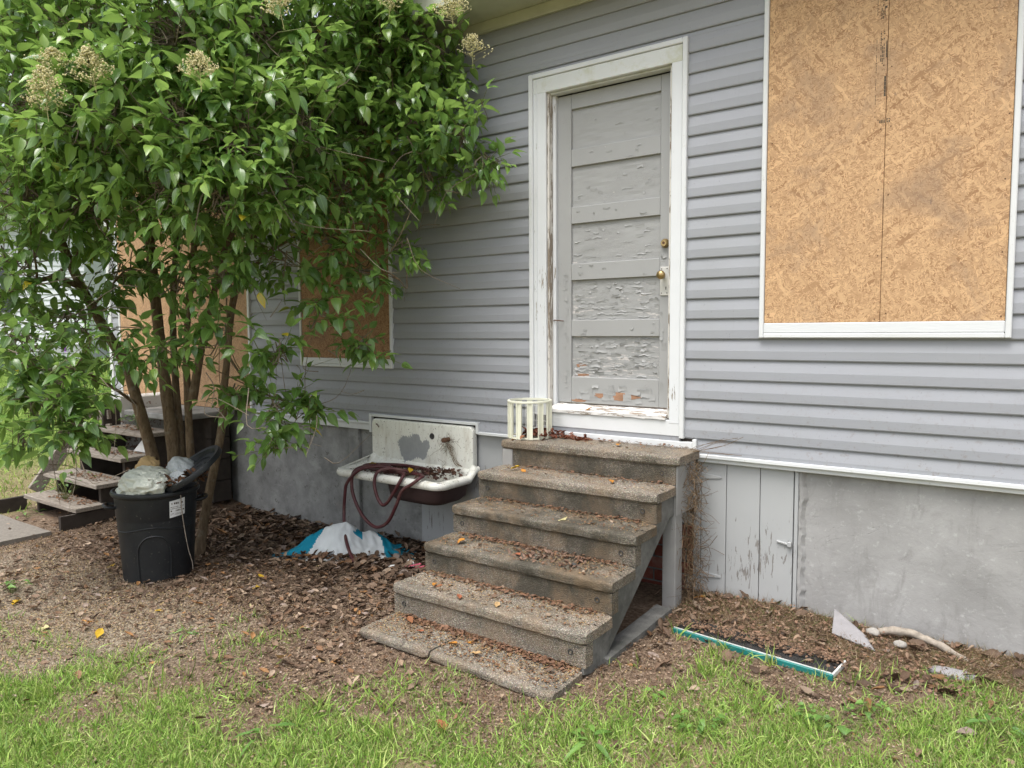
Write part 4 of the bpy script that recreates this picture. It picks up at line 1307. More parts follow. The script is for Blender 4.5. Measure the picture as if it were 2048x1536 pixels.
def crumple(name, mat, c, s, seed, amp=0.16, sub=4, freq=2.2, label=None, cat=None, rot=0):
    bm = bmesh.new()
    bmesh.ops.create_icosphere(bm, subdivisions=sub, radius=1.0)
    for v in bm.verts:
        p = v.co.copy()
        q = p * freq + Vector((seed, seed * 1.7, seed * .3))
        q = q + Vector((mnoise.noise(q), mnoise.noise(q + Vector((5, 1, 2))), mnoise.noise(q + Vector((1, 7, 3))))) * 0.8
        n1 = abs(mnoise.noise(q)); n2 = abs(mnoise.noise(q * 2.3)); n3 = mnoise.noise(p * 1.1 + Vector((seed, 0, 0)))
        k = 1 - amp * 0.5 + amp * (1 - n1 * 2.2) * 0.6 + amp * .5 * (1 - n2 * 2) * 0.5 + n3 * 0.22
        p *= k
        if p.z < -0.45: p.z = -0.45 + (p.z + 0.45) * 0.3
        ca, sa = math.cos(rot), math.sin(rot)
        v.co = Vector(((p.x * ca - p.y * sa) * 1.0, (p.x * sa + p.y * ca), p.z))
        v.co = Vector((v.co.x * s[0], v.co.y * s[1], v.co.z * s[2]))
    me = bpy.data.meshes.new(name)
    bm.to_mesh(me); bm.free()
    me.polygons.foreach_set('use_smooth', [True] * len(me.polygons))
    o = link(name, me, mat, None, c)
    if label: tag(o, label, cat)
    return o
crumple('garbage_bag', 'bag_plastic', (BX + .02, BY - .075, BZ + 0.645), (0.20, 0.165, 0.11), 2.3, .26, 5, 2.4, 'bulging greenish-white garbage bag at the front of the trash can', 'garbage bag')
crumple('garbage_bag', 'bag_grey', (BX + .03, BY + .165, BZ + 0.70), (0.095, 0.09, 0.085), 6.1, .2, 4, 2.0, 'smaller rounded pale grey bag lying against the trash can lid', 'garbage bag')
crumple('paper_bag', 'kraft_paper', (BX - .12, BY + .02, BZ + 0.725), (0.085, 0.07, 0.07), 8.8, .35, 4, 1.6, 'crumpled tan paper bag on top of the trash can', 'paper bag')
crumple('plastic_cup', 'foil_cup', (BX + .085, BY + .10, BZ + 0.67), (0.03, 0.03, 0.05), 4.0, .1, 3, 1.5, 'small pale plastic cup among the rubbish in the trash can', 'cup')
# ribbed clear food tub
mb = MB().lathe([(0.0, 0.0), (0.045, 0.0), (0.048, 0.012), (0.052, 0.016), (0.052, 0.03), (0.056, 0.034), (0.056, 0.05), (0.062, 0.054), (0.060, 0.056), (0.0, 0.05)], (BX + .15, BY + .075, BZ + 0.635), 24, (0.5, -0.5, 0.6))
tag(mb.build('food_tub', 'bag_grey', loc=(BX + .15, BY + .075, BZ + 0.635), smooth=30), 'ribbed grey plastic food tub at the right edge of the trash can', 'food tub')
# lid leaning up behind the can
LC_ = Vector((-2.53, -1.46, 0.615))
ln = Vector((-0.20, -0.52, 0.80)).normalized()
mb = MB().lathe([(0.000, -0.012), (0.063, -0.012), (0.072, 0.0), (0.090, 0.0), (0.095, -0.008), (0.135, -0.008), (0.140, 0.002), (0.180, 0.002), (0.194, 0.03), (0.221, 0.034), (0.227, 0.02), (0.225, 0.0), (0.211, -0.004), (0.194, 0.018), (0.180, -0.012), (0.000, -0.022)], LC_, 48, ln)
lid = mb.build('lid', 'bin_plastic', binn, smooth=40)
tag(lid, 'black lid tipped up at the back of the can')

# ------------------------------------------------------------------ wooden steps and landing by the boarded doorway
ws = thing('wooden_steps', 'grey weathered open wooden steps leading to the boarded doorway', 'steps', (-4.8, -1.0, 0))
WX0, WX1 = -5.28, -4.30
wt = [(-1.45, 0.10), (-1.28, 0.268), (-1.07, 0.462), (-0.86, 0.650)]
for i, (y, z) in enumerate(wt):
    d_ = 0.30 if i else 0.24
    mb = MB().box(WX0 - .02, WX1, y, y + d_, z - .036, z)
    t_ = mb.build('tread', 'weathered_wood', ws, bevel=.004)
    tag(t_, None)
sx = []
for xs in (WX0 + .10, WX1 - .09):
    poly = [(-1.50, -0.1)]
    for (y, z) in wt:
        poly += [(y + .06, poly[-1][1] if False else z - .037 - .16 if y == wt[0][0] else z - .037 - .18), (y + .06, z - .0365)]
    poly += [(-0.60, 0.613), (-0.60, -0.1)]
    out = []
    for p in poly:
        if not out or abs(p[0] - out[-1][0]) + abs(p[1] - out[-1][1]) > 1e-4: out.append(p)
    MB().prism_x(out, xs, xs + .04).build('stringer', 'dark_timber_and_shade' , ws)
MB().box(WX0 - .12, WX0 - .08, -1.62, -1.40, -0.12, 0.07).build('side_board', 'dark_timber_and_shade', ws)
MB().box(WX1 - .05, WX1 - .01, -1.56, -0.70, -0.12, 0.055).build('side_board', 'dark_timber_and_shade', ws)
MB().obox((WX0 - .10, -1.33, 0.10), (WX0 - .10, -0.80, 0.80), .035, .12, (0, 1, 0)).build('handrail', 'weathered_wood', ws, bevel=.004)
MB().obox((WX0 - .12, -0.80, 0.74), (WX0 + .10, -0.72, 0.76), .04, .09).build('rail_board', 'weathered_wood', ws, bevel=.004)
MB().obox((WX0 - .10, -0.85, 0.63), (WX0 + .12, -0.72, 0.64), .04, .06).build('rail_board', 'weathered_wood', ws, bevel=.004)
MB().box(WX0 + .06, WX0 + .09, -0.78, -0.60, -0.1, 0.86).build('end_board', 'dark_timber_and_shade', ws, bevel=.003)
mb = MB().prism_y([(-4.60, 0.47), (-4.36, 0.47), (-4.36, 0.64)], -0.80, -0.785)
tag(mb.build('white_board', 'crown_white', loc=(-4.5, -0.79, 0.47)), 'triangular white board scrap propped on the wooden steps', 'board')
ld = thing('landing', 'painted masonry landing under the boarded doorway', 'landing', (-4.9, -0.3, 0))
MB().box(-5.16, -4.22, -0.60, 0.0, 0.74, 0.795).build('slab', 'smooth_concrete', ld, bevel=.008)
for r_ in range(4):
    for (xa, xb) in (((-5.46, -5.17),) if r_ % 2 else ((-5.46, -5.32), (-5.315, -5.17))):
        MB().box(xa, xb - .004, -0.62 + random.uniform(0, .006), -0.01, 0.10 + r_ * .205, 0.10 + r_ * .205 + .2).build('block', 'painted_masonry', ld, bevel=.008)
MB().box(-5.46, -5.18, -0.60, -0.02, -0.1, 0.10).build('block', 'painted_masonry', ld, bevel=.008)
for r_ in range(4):
    MB().box(-4.33, -4.24, -0.26 + random.uniform(0, .006), -0.05, -0.08 + r_ * .205, -0.08 + r_ * .205 + .2).build('block', 'dark_timber_and_shade', ld, bevel=.008)  # pier blocks coloured dark to pass for the shaded void under the slab
MB().box(-5.165, -4.31, -0.10, -0.01, -0.1, 0.739).build('back_wall', 'dark_timber_and_shade', ld)  # dark sheet: shade of the hollow beneath the slab, put into the colour

# ------------------------------------------------------------------ round slatted plastic holder on the top step
RX, RY, RZ = -0.655, -0.178, 0.8325
rk = thing('slatted_basket', 'round cream plastic slatted basket frame standing on the top step', 'basket', (RX, RY, RZ))
mb = MB().lathe([(0.134, 0.236), (0.147, 0.236), (0.149, 0.243), (0.147, 0.250), (0.134, 0.250), (0.134, 0.236)], (RX, RY, RZ), 40)
mb.build('hoop', 'cream_plastic', rk, smooth=35)
MB().lathe([(0.128, 0.002), (0.142, 0.002), (0.142, 0.012), (0.128, 0.012), (0.128, 0.002)], (RX, RY, RZ), 40).build('hoop', 'cream_plastic', rk, smooth=35)
for i in range(12):
    a = R(i * 30 - 56)
    ca, sa = math.cos(a), math.sin(a)
    def q(r, t, z): return (RX + ca * r - sa * t, RY + sa * r + ca * t, RZ + z)
    mb = MB()
    for (t0, t1, r0, r1) in ((-.018, .018, .136, .1405), (-.019, -.012, .1405, .147), (.012, .019, .1405, .147)):
        pts = [q(r0, t0, .001), q(r0, t1, .001), q(r1, t1, .001), q(r1, t0, .001), q(r0, t0, .2355), q(r0, t1, .2355), q(r1, t1, .2355), q(r1, t0, .2355)]
        mb.add(pts, [(0, 3, 2, 1), (4, 5, 6, 7), (0, 1, 5, 4), (1, 2, 6, 5), (2, 3, 7, 6), (3, 0, 4, 7)])
    mb.build('slat', 'cream_plastic', rk)
mb = MB()
for i in range(14):
    a = R(20 + i * 9)
    mb.tube([(RX + math.cos(a) * .118, RY + math.sin(a) * .118, RZ + .004), (RX + math.cos(a) * .118, RY + math.sin(a) * .118, RZ + .225)], .0018, 5)
for z in (.01, .05, .10, .15, .20):
    mb.tube([(RX + math.cos(R(20 + i * 9)) * .118, RY + math.sin(R(20 + i * 9)) * .118, RZ + z) for i in range(14)], .0018, 5)
mb.build('wire_mesh', 'crown_white', rk)

# ------------------------------------------------------------------ teal-edged mat by the foundation
def ma(u, v, z): # u along the front edge 0..1, v back from it in metres
    x = 0.554 + (1.363 - 0.554) * u + v * 0.108; y = -0.628 + (-0.716 + 0.628) * u + v * 0.99
    return (x + 0.0, y, z)
mt = thing('rubber_mat', 'black bristled mat with a teal edge lying by the foundation', 'mat', (1.0, -0.6, -0.05))
z0 = -0.052
def slab(u0, u1, v0, v1, za, zb):
    return MB().add([ma(u0, v0, za), ma(u1, v0, za), ma(u1, v1, za), ma(u0, v1, za), ma(u0, v0, zb), ma(u1, v0, zb), ma(u1, v1, zb), ma(u0, v1, zb)],
                    [(0, 3, 2, 1), (4, 5, 6, 7), (0, 1, 5, 4), (1, 2, 6, 5), (2, 3, 7, 6), (3, 0, 4, 7)])
slab(0, 1.0, 0.0, 0.014, z0 - .010, z0 + .018).build('teal_edge', 'teal_plastic', mt, bevel=.002)
slab(0, 0.987, 0.0145, 0.0195, z0, z0 + .021).build('white_lip', 'crown_white', mt)
slab(0, 0.987, 0.02, 0.20, z0 - .006, z0 + .010).build('mat_base', 'black_rubber', mt)
slab(0.988, 1.0, 0.0145, 0.20, z0 - .006, z0 + .020).build('end_bar', 'crown_white', mt, bevel=.002)
mb = MB()
for i in range(74):
    for j in range(3):
        u = 0.005 + i * .0132; v = .028 + j * .018
        p = Vector(ma(u, v, z0 + .01)); q_ = Vector(ma(u + .007, v + .012, z0 + .024))
        s_ = Vector((0.004, 0, 0))
        mb.add([p - s_, p + s_, q_], [(0, 1, 2)])
mb.build('bristles', 'black_rubber', mt)

# ------------------------------------------------------------------ stones, branch, scraps
def gzf(x, y): return float(gz(x, y))
mb = MB().add([(1.235, -0.07, gzf(1.24, -.1) + .095), (1.255, -0.22, gzf(1.25, -.2) + .02), (1.47, -0.29, gzf(1.47, -.29) + .015), (1.40, -0.19, gzf(1.40, -.19) + .05),
               (1.245, -0.04, gzf(1.25, -.1) + .08), (1.265, -0.18, gzf(1.26, -.2) - .01), (1.48, -0.26, gzf(1.48, -.26) - .01), (1.41, -0.16, gzf(1.41, -.16) + .03)],
              [(0, 1, 2, 3), (7, 6, 5, 4), (0, 4, 5, 1), (1, 5, 6, 2), (2, 6, 7, 3), (3, 7, 4, 0)])
tag(mb.build('slate_shard', 'grey_slate', loc=(1.35, -0.27, 0), bevel=.003), 'pointed grey slate shard leaning in dry grass near the foundation', 'stone')
mb = MB().tube(spline([(1.455, -0.05, -0.04), (1.51, -0.05, -0.02), (1.60, -0.055, -0.012), (1.71, -0.085, -0.025), (1.81, -0.13, -0.045), (1.87, -0.17, -0.055)], 6), list(np.linspace(.018, .022, 12)) + list(np.linspace(.022, .011, 19)), 10)
for v_i in range(len(mb.v)):
    x, y, z = mb.v[v_i]
    mb.v[v_i] = (x, y + .006 * mnoise.noise(Vector((x * 40, y * 40, z * 40))), z + .008 * mnoise.noise(Vector((x * 30, y * 30, z * 30 + 9))))
tag(mb.build('dead_branch', 'dead_branch', loc=(1.7, -0.16, 0), smooth=60), 'pale barkless dead branch lying along the foundation', 'branch')
crumple('stone', 'pale_stone', (1.565, -0.17, -0.035), (0.03, 0.022, 0.02), 1.2, .2, 3, 1.2, 'small pale round stone beside the dead branch', 'stone')
crumple('stone', 'pale_stone', (1.43, -0.085, -0.035), (0.035, 0.025, 0.022), 3.2, .2, 3, 1.2, 'pale pebble at the thick end of the dead branch', 'stone')
crumple('stone', 'grey_slate', (1.80, -0.36, -0.045), (0.10, 0.05, 0.018), 5.2, .2, 3, 1.2, 'flat grey stone sunk in the grass below the dead branch', 'stone')
crumple('dirt_clod', 'bolt_dark', (0.17, -1.00, 0.338), (0.016, 0.013, 0.011), 2.2, .2, 3, 1.4, 'small dark clod on the third concrete tread from the bottom', 'clod')
mb = MB().prism_x([(-0.60, -0.15), (-0.60, -0.09), (-0.605, -0.09), (-0.605, -0.15)], -1.46, -1.33)
mb.obox((-1.50, -0.62, -0.10), (-1.30, -0.56, -0.045), .008, .008); mb.obox((-1.49, -0.60, -0.13), (-1.29, -0.54, -0.065), .03, .004)
tag(mb.build('plastic_scrap', 'pink_plastic', loc=(-1.4, -0.6, -0.1)), 'broken pink plastic scrap beside the concrete steps', 'scrap')
crumple('paper_scrap', 'crown_white', (-1.50, -0.63, -0.10), (0.05, 0.035, 0.03), 1.9, .4, 3, 1.8, 'crumpled white paper lying next to the pink plastic', 'paper')
crumple('paper_scrap', 'crown_white', (-1.42, -0.54, -0.075), (0.035, 0.015, 0.03), 7.9, .4, 3, 1.8, 'white torn paper standing behind the pink plastic', 'paper')
TRUNKS = {
    't1': (0.078, 0.03, [[-3.27,-1.29,0.34],[-3.34,-1.31,0.66],[-3.38,-1.37,1.0],[-3.42,-1.43,1.3],[-3.46,-1.56,1.59],[-3.49,-1.68,1.87],[-3.52,-1.79,2.19],[-3.51,-1.88,2.52],[-3.61,-1.91,3.0]]),
    't2': (0.085, 0.03, [[-3.22,-1.19,0.33],[-3.25,-1.19,0.69],[-3.32,-1.19,1.18],[-3.33,-1.22,1.6],[-3.3,-1.27,2.15],[-3.25,-1.32,2.58],[-3.26,-1.4,3.09],[-3.34,-1.41,3.7]]),
    't3': (0.05, 0.02, [[-3.22,-1.14,0.32],[-3.25,-1.12,0.68],[-3.35,-1.09,1.18],[-3.39,-1.06,1.79],[-3.32,-1.02,2.37],[-3.12,-0.95,2.91],[-2.96,-0.91,3.55],[-2.96,-0.84,4.22]]),
    't4': (0.05, 0.022, [[-3.12,-1.12,0.33],[-3.15,-1.11,0.73],[-3.17,-1.1,1.07],[-3.15,-1.11,1.41],[-3.05,-1.13,1.78],[-2.85,-1.19,2.2],[-2.55,-1.31,2.66],[-2.44,-1.43,3.1]]),
    't4b': (0.042, 0.018, [[-3.14,-1.08,1.03],[-3.05,-1.04,1.45],[-2.91,-1.03,1.78],[-2.67,-1.07,2.13],[-2.27,-1.13,2.43],[-1.95,-1.12,2.71],[-1.86,-1.02,3.19]]),
    't5': (0.052, 0.016, [[-2.88,-1.16,0.25],[-2.91,-1.0,0.78],[-2.91,-0.96,1.11],[-2.85,-0.96,1.37],[-2.78,-0.94,1.78],[-2.6,-0.89,2.21],[-2.34,-0.8,2.55],[-2.03,-0.68,2.81],[-1.71,-0.56,2.99],[-1.4,-0.38,3.21]]),
    'l1': (0.035, 0.012, [[-3.49,-1.68,1.87],[-3.46,-1.9,1.92],[-3.5,-2.19,1.79],[-3.59,-2.38,1.73]]),
    'l2': (0.026, 0.008, [[-2.78,-0.93,1.82],[-2.41,-0.88,2.12],[-2.04,-0.74,2.22],[-1.71,-0.58,2.03],[-1.5,-0.51,1.89]]),
    'l3': (0.014, 0.005, [[-2.85,-0.96,1.37],[-2.4,-1.09,1.17],[-2.06,-1.1,1.09],[-1.85,-1.02,1.04]]),
    'l4': (0.02, 0.007, [[-1.71,-0.56,2.99],[-1.33,-0.37,2.77],[-1.08,-0.26,2.69]]),
    'l5': (0.02, 0.006, [[-3.38,-1.37,1.0],[-3.15,-1.74,1.22],[-3.03,-2.02,1.31],[-3.09,-2.2,1.15]]),
}
LOBES = [[-2.92,-2.32,0.95,0.136],[-2.68,-2.17,0.93,0.13],[-2.75,-2.2,1.13,0.166],[-3.63,-1.87,3.62,0.583],[-2.82,-1.8,3.45,0.536],[-2.24,-1.64,3.33,0.513],[-2.05,-1.25,3.44,0.505],[-1.93,-0.79,3.53,0.504],[-1.62,-0.45,3.5,0.446],[-1.36,-0.27,3.43,0.292],[-3.16,-2.09,2.95,0.505],[-2.48,-1.98,2.82,0.442],[-2.03,-1.78,2.79,0.432],[-1.72,-1.57,2.7,0.403],[-1.77,-1.1,2.84,0.41],[-1.77,-0.6,3.02,0.377],[-1.39,-0.45,2.96,0.336],[-1.07,-0.37,2.83,0.214],[-0.91,-0.33,2.65,0.13],[-3.17,-2.14,2.44,0.473],[-2.83,-1.9,2.38,0.41],[-2.15,-1.79,2.38,0.383],[-1.8,-1.66,2.33,0.317],[-1.69,-1.33,2.43,0.332],[-1.78,-0.77,2.52,0.302],[-1.55,-0.49,2.44,0.206],[-1.35,-0.4,2.6,0.238],[-3.4,-2.1,2.02,0.395],[-3.12,-1.93,1.66,0.362],[-2.94,-1.65,1.96,0.269],[-2.57,-1.51,1.89,0.247],[-2.12,-1.44,1.93,0.268],[-1.93,-1.16,2.07,0.258],[-1.82,-0.84,2.12,0.252],[-1.66,-0.61,1.96,0.206],[-1.5,-0.48,2.16,0.144],[-3.13,-2.2,1.5,0.316],[-2.81,-2.11,1.32,0.278],[-3.01,-2.26,1.13,0.185],[-2.62,-2.12,1.03,0.151],[-2.65,-1.86,1.43,0.221],[-2.41,-1.69,1.46,0.189],[-2.13,-1.48,1.56,0.174],[-1.82,-1.27,1.46,0.174],[-1.9,-1.23,1.1,0.193],[-1.91,-1.26,0.85,0.123],[-1.82,-1.0,1.06,0.1],[-1.78,-0.97,1.72,0.181],[-1.67,-0.73,1.48,0.153],[-2.22,-1.33,1.19,0.132],[-4.28,-1.1,3.66,0.782],[-3.45,-0.5,3.65,0.782],[-2.45,-0.31,3.39,0.461],[-4.73,-1.48,2.93,0.7],[-3.68,-1.24,2.83,0.538],[-3.02,-0.91,2.54,0.453],[-3.38,-1.88,4.26,0.658],[-2.51,-1.51,4.17,0.631],[-2.04,-0.93,4.21,0.593],[-1.57,-0.48,4.06,0.403]]
PANICLES = [[-2.14,-2.42,2.78],[-2.0,-2.25,2.91],[-2.32,-2.29,2.99],[-1.45,-1.98,2.87],[-0.9,-0.44,3.31],[-0.92,-0.63,3.51],[-1.26,-0.8,3.57],[-1.38,-1.53,3.3]]
# ------------------------------------------------------------------ the big privet
tree = thing('privet_tree', 'large multi-stemmed broad-leaved privet tree shading the left of the house', 'tree', (-3.2, -1.15, -0.05))
trunk_pts = []
for nm, (r0, r1, pts) in TRUNKS.items():
    pts = [tuple(p) for p in pts]
    if nm in ('t1', 't2', 't3', 't4', 't5'):
        b = Vector((-3.2, -1.15, -0.15)); p0 = Vector(pts[0])
        pts = [tuple(b.lerp(p0, 0.35) + Vector((0, 0, 0))), ] + pts if nm != 't5' else [(-2.90, -1.24, -0.2)] + pts
    sp = spline(pts, 7)
    n_ = len(sp)
    r0, r1 = r0 * .68, r1 * .8
    rad = [(r0 + (r1 - r0) * (i / (n_ - 1)) ** 0.8) * (1 + 0.10 * mnoise.noise(Vector((i * .35, r0 * 99, 0)))) * (1.25 - 0.25 * min(1, i / 8) if nm[0] == 't' else 1) for i in range(n_)]
    MB().tube(sp, rad, 12 if nm[0] == 't' else 8).build('trunk' if nm[0] == 't' else 'limb', 'bark', tree, smooth=80)
    for i, p in enumerate(sp):
        if p.z > 0.75: trunk_pts.append((p, rad[i]))
TP = np.array([tuple(p) for p, _ in trunk_pts])
limbs, twigs, gtw = MB(), MB(), MB()
leafP, leafD, leafN, leafS, leafR = [], [], [], [], []
def add_leaf(p, d, nrm, s, rv):
    leafP.append(p); leafD.append(d); leafN.append(nrm); leafS.append(s); leafR.append(rv)
def rvec():
    v = rng.normal(size=3)
    return v / np.linalg.norm(v)
def sprig(base, dr, n_pairs, length, young, col0):
    """a shoot with opposite pairs of drooping leaves and a terminal tuft"""
    d = dr / np.linalg.norm(dr)
    pts = []
    p = base.copy()
    for i in range(n_pairs + 1):
        pts.append(tuple(p))
        p = p + d * length / n_pairs
        d = d + np.array([0, 0, -0.06]) + rng.normal(size=3) * 0.05
        d /= np.linalg.norm(d)
    pts.append(tuple(p))
    gtw.tube(pts, list(np.linspace(.0032, .0013, len(pts))), 4, False)
    ph = rng.random() * 6.28
    for i in range(1, len(pts)):
        q = np.array(pts[i])
        ax = np.array(pts[i]) - np.array(pts[i - 1]); ax /= np.linalg.norm(ax) + 1e-9
        side = np.cross(ax, [0, 0, 1.0])
        if np.linalg.norm(side) < .05: side = np.cross(ax, [0, 1.0, 0])
        side /= np.linalg.norm(side)
        up = np.cross(side, ax)
        a = ph + i * 1.57
        last = i == len(pts) - 1
        for sg in (-1, 1):
            o_ = (side * math.cos(a) + up * math.sin(a)) * sg
            dd = o_ * (0.9 if not last else 0.55) + ax * (0.55 if not last else 1.0) + np.array([0, 0, -0.34 if not last else 0.05]) + rng.normal(size=3) * 0.24
            nn = np.array([0, 0, 1.0]) * 0.8 + o_ * 0.25 - dd * 0.1 + rng.normal(size=3) * 0.22
            s_ = (.050 + .086 * rng.random() ** .8) * (0.8 if last else 1)
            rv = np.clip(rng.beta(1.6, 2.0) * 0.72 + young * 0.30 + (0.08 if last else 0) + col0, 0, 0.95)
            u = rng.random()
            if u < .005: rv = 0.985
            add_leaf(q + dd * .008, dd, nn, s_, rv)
CAMN = np.array(CAM)
for (cx, cy, cz, r) in LOBES:
    c = np.array([cx, cy, cz])
    # limb from the nearest stem
    dist = np.linalg.norm((TP - c) * np.array([1, 1, 1.25]) + np.array([0, 0, .35]), axis=1)
    j = int(np.argmin(dist))
    b = TP[j]
    midp = (b + c) / 2 + np.array([0, 0, -0.08]) + rng.normal(size=3) * .06
    r0 = min(trunk_pts[j][1] * .6, .004 + .010 * r / .3)
    limbs.tube(spline([tuple(b), tuple(midp), tuple(c)], 5), list(np.linspace(r0, r0 * .45, 11)), 6, False)
    back = r > 0.45 and cy > -1.5 and cx < -2.4
    n = int(max(9, 70 * (r / 0.4) ** 2 * (0.6 if cz > 4 else 1.0 if cz > 2.75 else .78 if cz > 2.2 else (.50 if cx < -2.7 else .60)) * (.8 if back else 1)))
    for _ in range(n):
        d = rvec()
        d[2] *= 0.9
        rr_ = r * (0.35 + 0.70 * rng.random() ** 0.55)
        p = c + d * rr_
        if p[1] > -0.12: p[1] = -0.12 - rng.random() * .15
        if p[2] > 3.55 and p[1] > -0.5: p[1] = -0.55
        if p[2] < 0.55: continue
        out = d * 0.7 + np.array([0, 0, 0.25]) + (CAMN - p) / np.linalg.norm(CAMN - p) * 0.15 + rng.normal(size=3) * .3
        # young, paler shoots sit on the outside and towards the top
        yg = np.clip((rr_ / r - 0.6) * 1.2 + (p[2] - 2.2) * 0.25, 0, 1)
        L_ = rng.uniform(.13, .27)
        st = p - out / np.linalg.norm(out) * L_ * .8
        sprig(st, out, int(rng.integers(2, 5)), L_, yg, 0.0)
        if rng.random() < .55:
            mid = (st + c) / 2 + rng.normal(size=3) * .04 + np.array([0, 0, -.03])
            twigs.tube(spline([tuple(c + rng.normal(size=3) * r * .12), tuple(mid), tuple(st)], 3), list(np.linspace(.0055, .0028, 7)), 4, False)
# bare grey twigs hanging below the crown
for _ in range(150):
    c = np.array(LOBES[rng.integers(0, 47)][:3]); r = 0.35
    p = c + rvec() * r * np.array([1, 1, .8])
    if p[1] > -.15: p[1] = -.2
    d = rng.normal(size=3) * np.array([1, 1, .7]); d[2] -= 0.3; d /= np.linalg.norm(d)
    L_ = rng.uniform(.15, .5)
    q1 = p + d * L_ * .5 + rng.normal(size=3) * .03
    q2 = p + d * L_ + rng.normal(size=3) * .06
    twigs.tube(spline([tuple(p), tuple(q1), tuple(q2)], 3), list(np.linspace(.0035, .0012, 7)), 4, False)
tag(limbs.build('branches', 'bark', tree, smooth=80), kind='stuff')
tag(twigs.build('twigs', 'twig_grey', tree), kind='stuff')
tag(gtw.build('shoots', 'twig_green', tree), kind='stuff')
LP, LD, LN, LS, LR_ = map(np.array, (leafP, leafD, leafN, leafS, leafR))
LM = frames(LD, LN)
# four leaf shapes; the 300 leaves nearest the camera are objects of their own
shapes = [leaf_shape(1, .56, .34, .20, 7), leaf_shape(1, .52, .52, .15, 7, wave=.012), leaf_shape(1, .60, .22, .26, 7), leaf_shape(1, .50, .42, .12, 7, wave=.02)]
kind_i = rng.integers(0, 4, len(LP))
fwd = np.array(_f); rel = LP - CAMN; dep = rel @ fwd
px = 1024 + 1457.9 * (rel @ np.array(_r2)) / dep; py = 768 - 1457.9 * (rel @ np.array(_u2)) / dep
vis = (px > 10) & (px < 2030) & (py > 10) & (py < 1500)
score = np.where(vis, dep, 99)
# keep the nearest leaf of every small patch of the crown first, so the 300 are leaves one can see
cell = (px // 46).astype(int) * 1000 + (py // 40).astype(int)
first = {}
for i in np.argsort(score):
    first.setdefault(cell[i], i)
front = np.array(sorted((i for i in first.values() if vis[i]), key=lambda i: -LS[i] / dep[i])[:300])
isf = np.zeros(len(LP), bool); isf[front] = True
var = []
for si, (V0, F0, LC0) in enumerate(shapes):
    for q in range(9):
        rv = (0.08, .2, .3, .4, .5, .62, .75, .88, .985)[q]
        lc = np.concatenate([LC0, np.full((len(V0), 1), rv)], 1)
        o_ = fast('leaf', V0, F0, 'privet_leaf', None, {'lc': ('FLOAT_VECTOR', lc)}, True)
        me_ = o_.data
        bpy.data.objects.remove(o_)
        var.append((si, rv, me_))
T0 = np.array(ROOT[tree.name])
for i in front:
    cand = [v for v in var if v[0] == kind_i[i]]
    me_ = min(cand, key=lambda v: abs(v[1] - LR_[i]))[2]
    o_ = bpy.data.objects.new('leaf', me_)
    COL.objects.link(o_)
    o_.parent = tree
    M4 = np.eye(4); M4[:3, :3] = LM[i] * LS[i]; M4[:3, 3] = LP[i] - T0
    o_.matrix_local = Matrix(M4.tolist())
sets = []
for si, sh in enumerate(shapes):
    k_ = (kind_i == si) & ~isf
    sets.append(scatter(sh, LP[k_], LM[k_], LS[k_], rnd=LR_[k_]))
V_, F_, A_ = joinsets(sets)
tag(fast('crown', V_, F_, 'privet_leaf', tree, A_, True), kind='stuff')
print('leaves', len(LP))
# cream flower panicles
octa = (np.array([(1, 0, 0), (-1, 0, 0), (0, 1, 0), (0, -1, 0), (0, 0, 1), (0, 0, -1)], float), np.array([(0, 2, 4), (2, 1, 4), (1, 3, 4), (3, 0, 4), (2, 0, 5), (1, 2, 5), (3, 1, 5), (0, 3, 5)]), np.zeros((6, 2)))
for k, p in enumerate(PANICLES):
    p = np.array(p); full = (1.0, 1.0, .7, .45, .5, 1.0, .5, .35)[k]
    ax = np.array([0.05, -0.1, 1.0]) + rng.normal(size=3) * .12; ax /= np.linalg.norm(ax)
    H = (.24, .20, .14, .16, .16, .16, .14, .14)[k]
    base = p - ax * H * .5
    mb = MB().tube([tuple(base - ax * .03), tuple(base + ax * H)], [.002, .001], 4, False)
    P_ = []
    for _ in range(int(70 * full) + 8):
        t = rng.random() ** .8
        d = rvec(); d = d - ax * (d @ ax); d /= np.linalg.norm(d) + 1e-9
        L_ = (1 - t) * .11 + .015
        s0 = base + ax * t * H; e0 = s0 + d * L_ + ax * L_ * .55
        mb.tube([tuple(s0), tuple(e0)], .0008, 3, False)
        for _ in range(8):
            u = rng.uniform(.45, 1.1)
            P_.append(s0 + (e0 - s0) * u + rng.normal(size=3) * .007)
    P_ = np.array(P_)
    D_ = rng.normal(size=(len(P_), 3)); N_ = rng.normal(size=(len(P_), 3))
    colr = np.array([0.95, 0.89, 0.58]) * rng.uniform(.8, 1.1, (len(P_), 1)) * np.array([1, 1, 1])
    v_, f_, a_ = scatter(octa, P_, frames(D_, N_), rng.uniform(.0036, .0062, len(P_)), col=np.clip(colr, 0, 1))
    fl = mb.build('flower_panicle', 'panicle_stem', tree)
    tag(fast('blossoms', v_, f_, 'blossom', fl, a_), kind='stuff')

